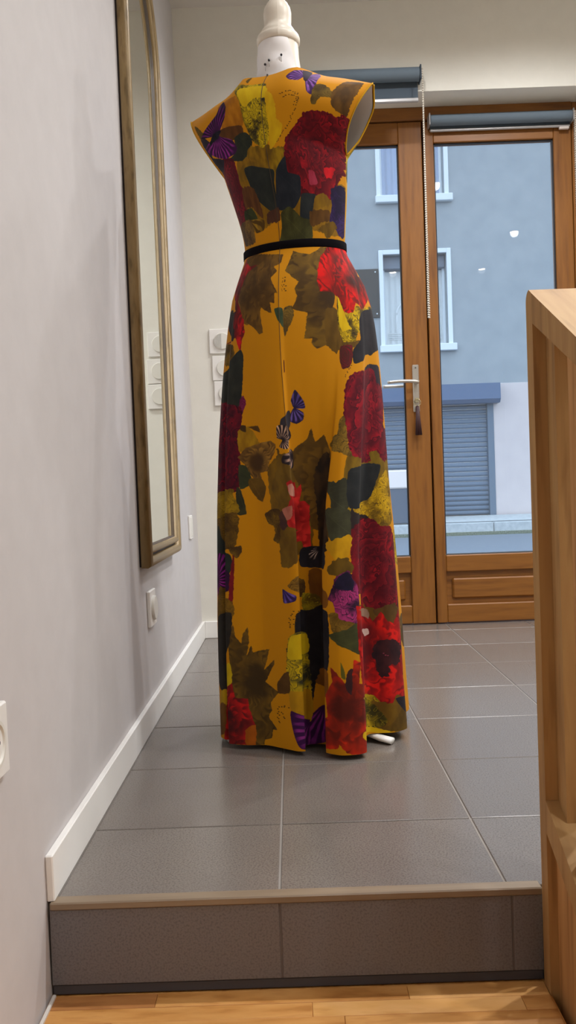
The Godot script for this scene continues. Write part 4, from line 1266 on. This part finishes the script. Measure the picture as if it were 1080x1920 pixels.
func skirt_columns() -> void:
	var h := [[-0.204, -2.30, -75], [-0.202, -2.235, -66], [-0.187, -2.206, -58], [-0.160, -2.205, -52], [-0.177, -2.172, -47], [-0.130, -2.152, -36], [-0.083, -2.147, -24], [-0.045, -2.118, -14], [-0.008, -2.088, -4], [0.012, -2.087, 0],
		[0.004, -2.125, 5], [0.030, -2.142, 16], [0.060, -2.138, 30], [0.078, -2.106, 43], [0.0605, -2.070, 50], [0.095, -2.043, 56], [0.135, -2.046, 64], [0.157, -2.064, 71], [0.150, -2.125, 76], [0.175, -2.172, 83],
		[0.235, -2.178, 94], [0.272, -2.214, 104], [0.262, -2.30, 110], [0.290, -2.37, 118], [0.300, -2.42, 128], [0.22, -2.52, 150], [0.05, -2.56, 190], [-0.13, -2.51, 235], [-0.195, -2.39, 262]]
	var n := h.size()
	for i in n:
		var q := []
		for k in [-1, 0, 1, 2]:
			var e: Array = h[(i + k + n) % n]
			var a: float = e[2]
			if i + k >= n:
				a += 360.0
			elif i + k < 0:
				a -= 360.0
			q.append(Vector3(e[0], a / 100.0, e[1]))
		for k in 7:
			var t := k / 7.0
			var m0: Vector3 = (q[2] - q[0]) * 0.34
			var m1: Vector3 = (q[3] - q[1]) * 0.34
			var p: Vector3 = q[1] * (2 * t * t * t - 3 * t * t + 1) + m0 * (t * t * t - 2 * t * t + t) + q[2] * (3 * t * t - 2 * t * t * t) + m1 * (t * t * t - t * t)
			cols.append([p.x, p.z, p.y * 100.0])
	cols.append([cols[0][0], cols[0][1], cols[0][2] + 360.0])
	var s := 0.0
	col_u.append(0.0)
	for i in range(1, cols.size()):
		var d := Vector2(cols[i][0] - cols[i - 1][0], cols[i][1] - cols[i - 1][1]).length()
		s += d * (1.0 if cols[i][2] < 125.0 else 0.3)
		col_u.append(s)
	for i in col_u.size():
		col_u[i] /= s

func table(y: float, ys: Array, ks: Array) -> float:
	for i in ys.size() - 1:
		if y <= ys[i] and y >= ys[i + 1]:
			return lerpf(ks[i], ks[i + 1], (ys[i] - y) / (ys[i] - ys[i + 1]))
	return ks[0] if y > ys[0] else ks[ks.size() - 1]

func skirt_point(c: Array, y: float, inset := 0.0) -> Vector3:
	var psi := deg_to_rad(c[2])
	var wt := turned(0.134 * sin(psi), 0.0, 0.10 * cos(psi))
	var wx := AX.x - 0.005 + wt.x
	var wz := AX.z + wt.z
	var beta := psi - 0.297
	var sx := 0.043 + 0.246 * sin(beta)
	var sz := -2.30 + 0.24 * cos(beta)
	var kl := table(y, [1.235, 1.177, 1.128, 1.054, 0.984, 0.905, 0.846, 0.756, 0.656, 0.586, 0.459, 0.304, 0.149], [0.0, 0.2, 0.36, 0.49, 0.59, 0.68, 0.735, 0.81, 0.865, 0.90, 0.935, 0.985, 1.0])
	var kr := table(y, [1.235, 1.19, 1.15, 1.10, 1.05, 0.991, 0.915, 0.84, 0.69, 0.615, 0.443, 0.287, 0.132, 0.038], [0.0, 0.19, 0.36, 0.48, 0.55, 0.60, 0.645, 0.685, 0.75, 0.785, 0.855, 0.915, 0.96, 1.0])
	var g := 0.5 + 0.5 * sin(beta)
	var kx := lerpf(kl, kr, g)
	var kz := lerpf(kl, kr, 0.5)
	var m := 0.12 + 0.88 * smoothstep(1.15, 0.42, y)
	var hx := lerpf(sx, c[0], m)
	var hz := lerpf(sz, c[1], m)
	var p := Vector3(lerpf(wx, hx, kx), y, lerpf(wz, hz, kz))
	if inset > 0.0:
		var o := Vector3(p.x - 0.043, 0, p.z + 2.30)
		p -= o.normalized() * inset
	return p

func skirt_y(c: Array, j: int) -> float:
	var hem := 0.012 + (0.012 * smoothstep(74.0, 82.0, c[2]) if c[2] < 128.0 else 0.012)
	return lerpf(1.245, hem, float(j) / ROWS)

func dress() -> void:
	skirt_columns()
	var t := thing("dress", "floor-length mustard cap-sleeve gown printed with roses, leaves and butterflies", "dress")
	var cloth := plain(Color.WHITE, 0.8, 0.0, 0.3)
	cloth.rim_enabled = true
	cloth.rim = 0.04
	cloth.rim_tint = 0.6
	cloth.cull_mode = BaseMaterial3D.CULL_DISABLED
	var bod: StandardMaterial3D = cloth.duplicate()
	bod.albedo_texture = paint_bodice()
	var skm: StandardMaterial3D = cloth.duplicate()
	skm.albedo_texture = paint_skirt()
	var frontm: StandardMaterial3D = cloth.duplicate()
	frontm.albedo_texture = paint_front()
	var lin := plain(c8(238, 230, 222), 0.85)
	lin.cull_mode = BaseMaterial3D.CULL_DISABLED
	var velvet := plain(c8(12, 9, 13), 0.95, 0.0, 0.2)
	velvet.rim_enabled = true
	velvet.rim = 0.05
	var st := begin()
	skin(st, bodice_rows(1.0), bodice_uvs(), true)
	var back := put("bodice_back", done(st), bod, t)
	st = begin()
	skin(st, bodice_rows(-1.0), bodice_uvs(), false)
	put("bodice_front", done(st), frontm, t)
	st = begin()
	skin(st, bodice_rows(1.0, 0.004, 0.05), [], true)
	skin(st, bodice_rows(-1.0, 0.004, 0.05), [], false)
	put("lining", done(st), lin, t)
	# edges of the arm holes, turned in
	for e in [-1.0, 1.0]:
		st = begin()
		for side in [1.0, -1.0]:
			var path := []
			for j in 25:
				path.append(bodice_point(e, lerpf(0.5, 1.0, j / 24.0), side))
			tube(st, path, 0.0022, 6)
		put("armhole_edge", done(st), frontm, t)
	# back zip
	st = begin()
	var zip := []
	for j in 41:
		zip.append(bodice_point(0.0, lerpf(0.0, 1.0, j / 40.0), 1.0) + Vector3(0, 0, 0.0003))
	tube(st, zip, 0.0008, 6)
	put("zip", done(st), plain(c8(60, 44, 18), 0.7), back)
	st = begin()
	var tab := bodice_point(0.0, 1.0, 1.0)
	tube(st, [tab + Vector3(0, 0.002, 0.002), tab + Vector3(0, -0.014, 0.004)], 0.0022, 6)
	put("zip_pull", done(st), plain(c8(40, 34, 24), 0.5), back)
	# skirt
	var rows := []
	var uvs := []
	for j in ROWS + 1:
		var row := PackedVector3Array()
		var uv := PackedVector2Array()
		for i in cols.size():
			row.append(skirt_point(cols[i], skirt_y(cols[i], j)))
			uv.append(Vector2(col_u[i], float(j) / ROWS))
		rows.append(row)
		uvs.append(uv)
	st = begin()
	skin(st, rows, uvs, false)
	var sk := put("skirt", done(st), skm, t)
	# turned-up hem inside the skirt
	var inner := [rows[ROWS]]
	for j in [ROWS, ROWS - 3]:
		var row := PackedVector3Array()
		for i in cols.size():
			row.append(skirt_point(cols[i], skirt_y(cols[i], j), 0.003))
		inner.append(row)
	st = begin()
	skin(st, inner, [], false)
	put("hem", done(st), plain(c8(78, 56, 30), 0.9), sk)
	# skirt back seam
	st = begin()
	var seam := []
	var mid := 0
	for i in cols.size():
		if absf(cols[i][2]) < absf(cols[mid][2]):
			mid = i
	for j in range(0, 26):
		seam.append(skirt_point(cols[mid], skirt_y(cols[mid], j)) + Vector3(0, 0, 0.0004))
	tube(st, seam, 0.0007, 6)
	put("back_seam", done(st), plain(c8(74, 52, 16), 0.8), sk)
	# velvet belt
	var belt := []
	for p in [[-0.0108, 0.0005], [-0.0104, 0.0028], [-0.009, 0.0034], [0.009, 0.0034], [0.0104, 0.0028], [0.0108, 0.0005]]:
		var row := PackedVector3Array()
		for i in 73:
			var a := TAU * i / 72
			var o := turned((0.134 + p[1]) * sin(a), 0, (0.10 + p[1]) * cos(a))
			row.append(Vector3(AX.x - 0.005 + o.x, 1.246 + p[0] + 0.004 * cos(a) * -1.0, AX.z + o.z))
		belt.append(row)
	st = begin()
	skin(st, belt, [], true)
	put("belt", done(st), velvet, t)

func railing() -> void:
	var oak := wood([c8(142, 106, 62), c8(172, 132, 80), c8(182, 144, 90), c8(156, 118, 70)], 0.7, 81, 4.0, 0.35)
	var oak2 := wood([c8(146, 102, 58), c8(184, 136, 82), c8(198, 150, 94), c8(164, 120, 70)], 0.7, 82, 5.0, 0.35)
	var t := thing("stair_railing", "oak stair railing with newel post, sloping handrail and upright bars at the right", "railing")
	var x0 := 0.370
	var x1 := 0.462
	var top0 := 0.928
	var slope := 0.50
	# newel with a rounded shoulder
	var st := begin()
	st.set_smooth_group(-1)
	var outl := [Vector2(-1.362, -0.5)]
	for k in 7:
		var a := PI * 0.5 * k / 6
		outl.append(Vector2(-1.362 + 0.018 * (1 - cos(a)), top0 - 0.018 * (1 - sin(a))))
	outl.append_array([Vector2(-1.3285, top0 - 0.0085), Vector2(-1.3285, -0.5)])
	extrude(st, outl, x0, x1)
	put("newel_post", done(st), oak, t)
	# sloping members as prisms
	var member := func(za: float, ya_hi: float, ya_lo: float, zb: float, s_hi: float, s_lo: float, xa: float, xb: float, m: Material, nm: String) -> void:
		var s := begin()
		s.set_smooth_group(-1)
		extrude(s, [Vector2(za, ya_lo), Vector2(za, ya_hi), Vector2(zb, ya_hi - s_hi * (zb - za)), Vector2(zb, ya_lo - s_lo * (zb - za))], xa, xb)
		put(nm, done(s), m, t)
	member.call(-1.3284, top0 - 0.0085, 0.8744, -0.35, slope, 0.46, x0, x1, oak, "handrail")
	member.call(-1.3281, 0.879, 0.860, -0.35, 0.46, 0.46, 0.386, 0.440, oak2, "under_rail")
	member.call(-1.3281, 0.152, 0.102, -0.35, slope, 0.47, x0, x1, oak, "bottom_rail")
	member.call(-1.3281, 0.103, -0.50, -0.35, 0.47, 0.47, 0.384, 0.404, oak2, "stringer_panel")
	for k in 9:
		var z := -1.3395 + 0.098 * (k + 0.0) + 0.012
		var s := begin()
		s.set_smooth_group(-1)
		var za := z
		var zb := z + 0.040
		extrude(s, [Vector2(za, 0.146 - slope * (za + 1.328)), Vector2(za, 0.870 - 0.46 * (za + 1.328)), Vector2(zb, 0.870 - 0.46 * (zb + 1.328)), Vector2(zb, 0.146 - slope * (zb + 1.328))], 0.3895, 0.430)
		put("baluster", done(s), oak2 if k % 2 else oak, t)
	# the flight it guards, going down towards the viewer
	var fl := thing("staircase", "oak stair going down behind the railing", "stairs", Vector3.ZERO, "", "structure")
	for k in 7:
		put("tread", boxm(Vector3(0.45, -0.17 - 0.135 * k, -1.37 + 0.27 * k), Vector3(1.5, -0.135 - 0.135 * k, -1.08 + 0.27 * k), 0.004), oak2, fl)
		put("riser_board", boxm(Vector3(0.45, -0.31 - 0.135 * k, -1.10 + 0.27 * k), Vector3(1.5, -0.17 - 0.135 * k, -1.085 + 0.27 * k), 0.002), oak, fl)
	var side := begin()
	box(side, Vector3(1.5, -1.3, -1.37), Vector3(2.6, -0.148, 2.6), 0.0)
	box(side, Vector3(0.40, -1.3, -1.385), Vector3(1.5, -0.16, -1.372), 0.0)
	box(side, Vector3(0.38, -1.3, 0.9), Vector3(1.5, -0.148, 2.6), 0.0)
	box(side, Vector3(0.372, -1.3, -1.36), Vector3(0.384, -0.5, 0.9), 0.0)
	box(side, Vector3(0.372, -0.5, -0.35), Vector3(0.384, -0.1505, 0.9), 0.0)
	box(side, Vector3(0.372, -1.35, -1.385), Vector3(2.6, -1.3, 2.6), 0.0)
	solo("wall_stairwell", done(side), plain(c8(200, 192, 180), 0.8), "pale plastered sides of the stair opening", "wall", "", "structure")

# a flat outline in (z, y) given thickness from xa to xb
func extrude(st: SurfaceTool, o: Array, xa: float, xb: float) -> void:
	var mid := Vector3((xa + xb) * 0.5, 0, 0)
	for p in o:
		mid += Vector3(0, p.y, p.x) / o.size()
	for x in [xa, xb]:
		var l := []
		var u := []
		for p in o:
			l.append(Vector3(x, p.y, p.x))
			u.append(Vector2(p.x, p.y))
		face(st, l, mid, u)
	for i in o.size():
		var p: Vector2 = o[i]
		var q: Vector2 = o[(i + 1) % o.size()]
		var along_y := absf(q.y - p.y) > absf(q.x - p.x)
		var u := [Vector2(xa, p.y if along_y else p.x), Vector2(xb, p.y if along_y else p.x), Vector2(xb, q.y if along_y else q.x), Vector2(xa, q.y if along_y else q.x)]
		face(st, [Vector3(xa, p.y, p.x), Vector3(xb, p.y, p.x), Vector3(xb, q.y, q.x), Vector3(xa, q.y, q.x)], mid, u)
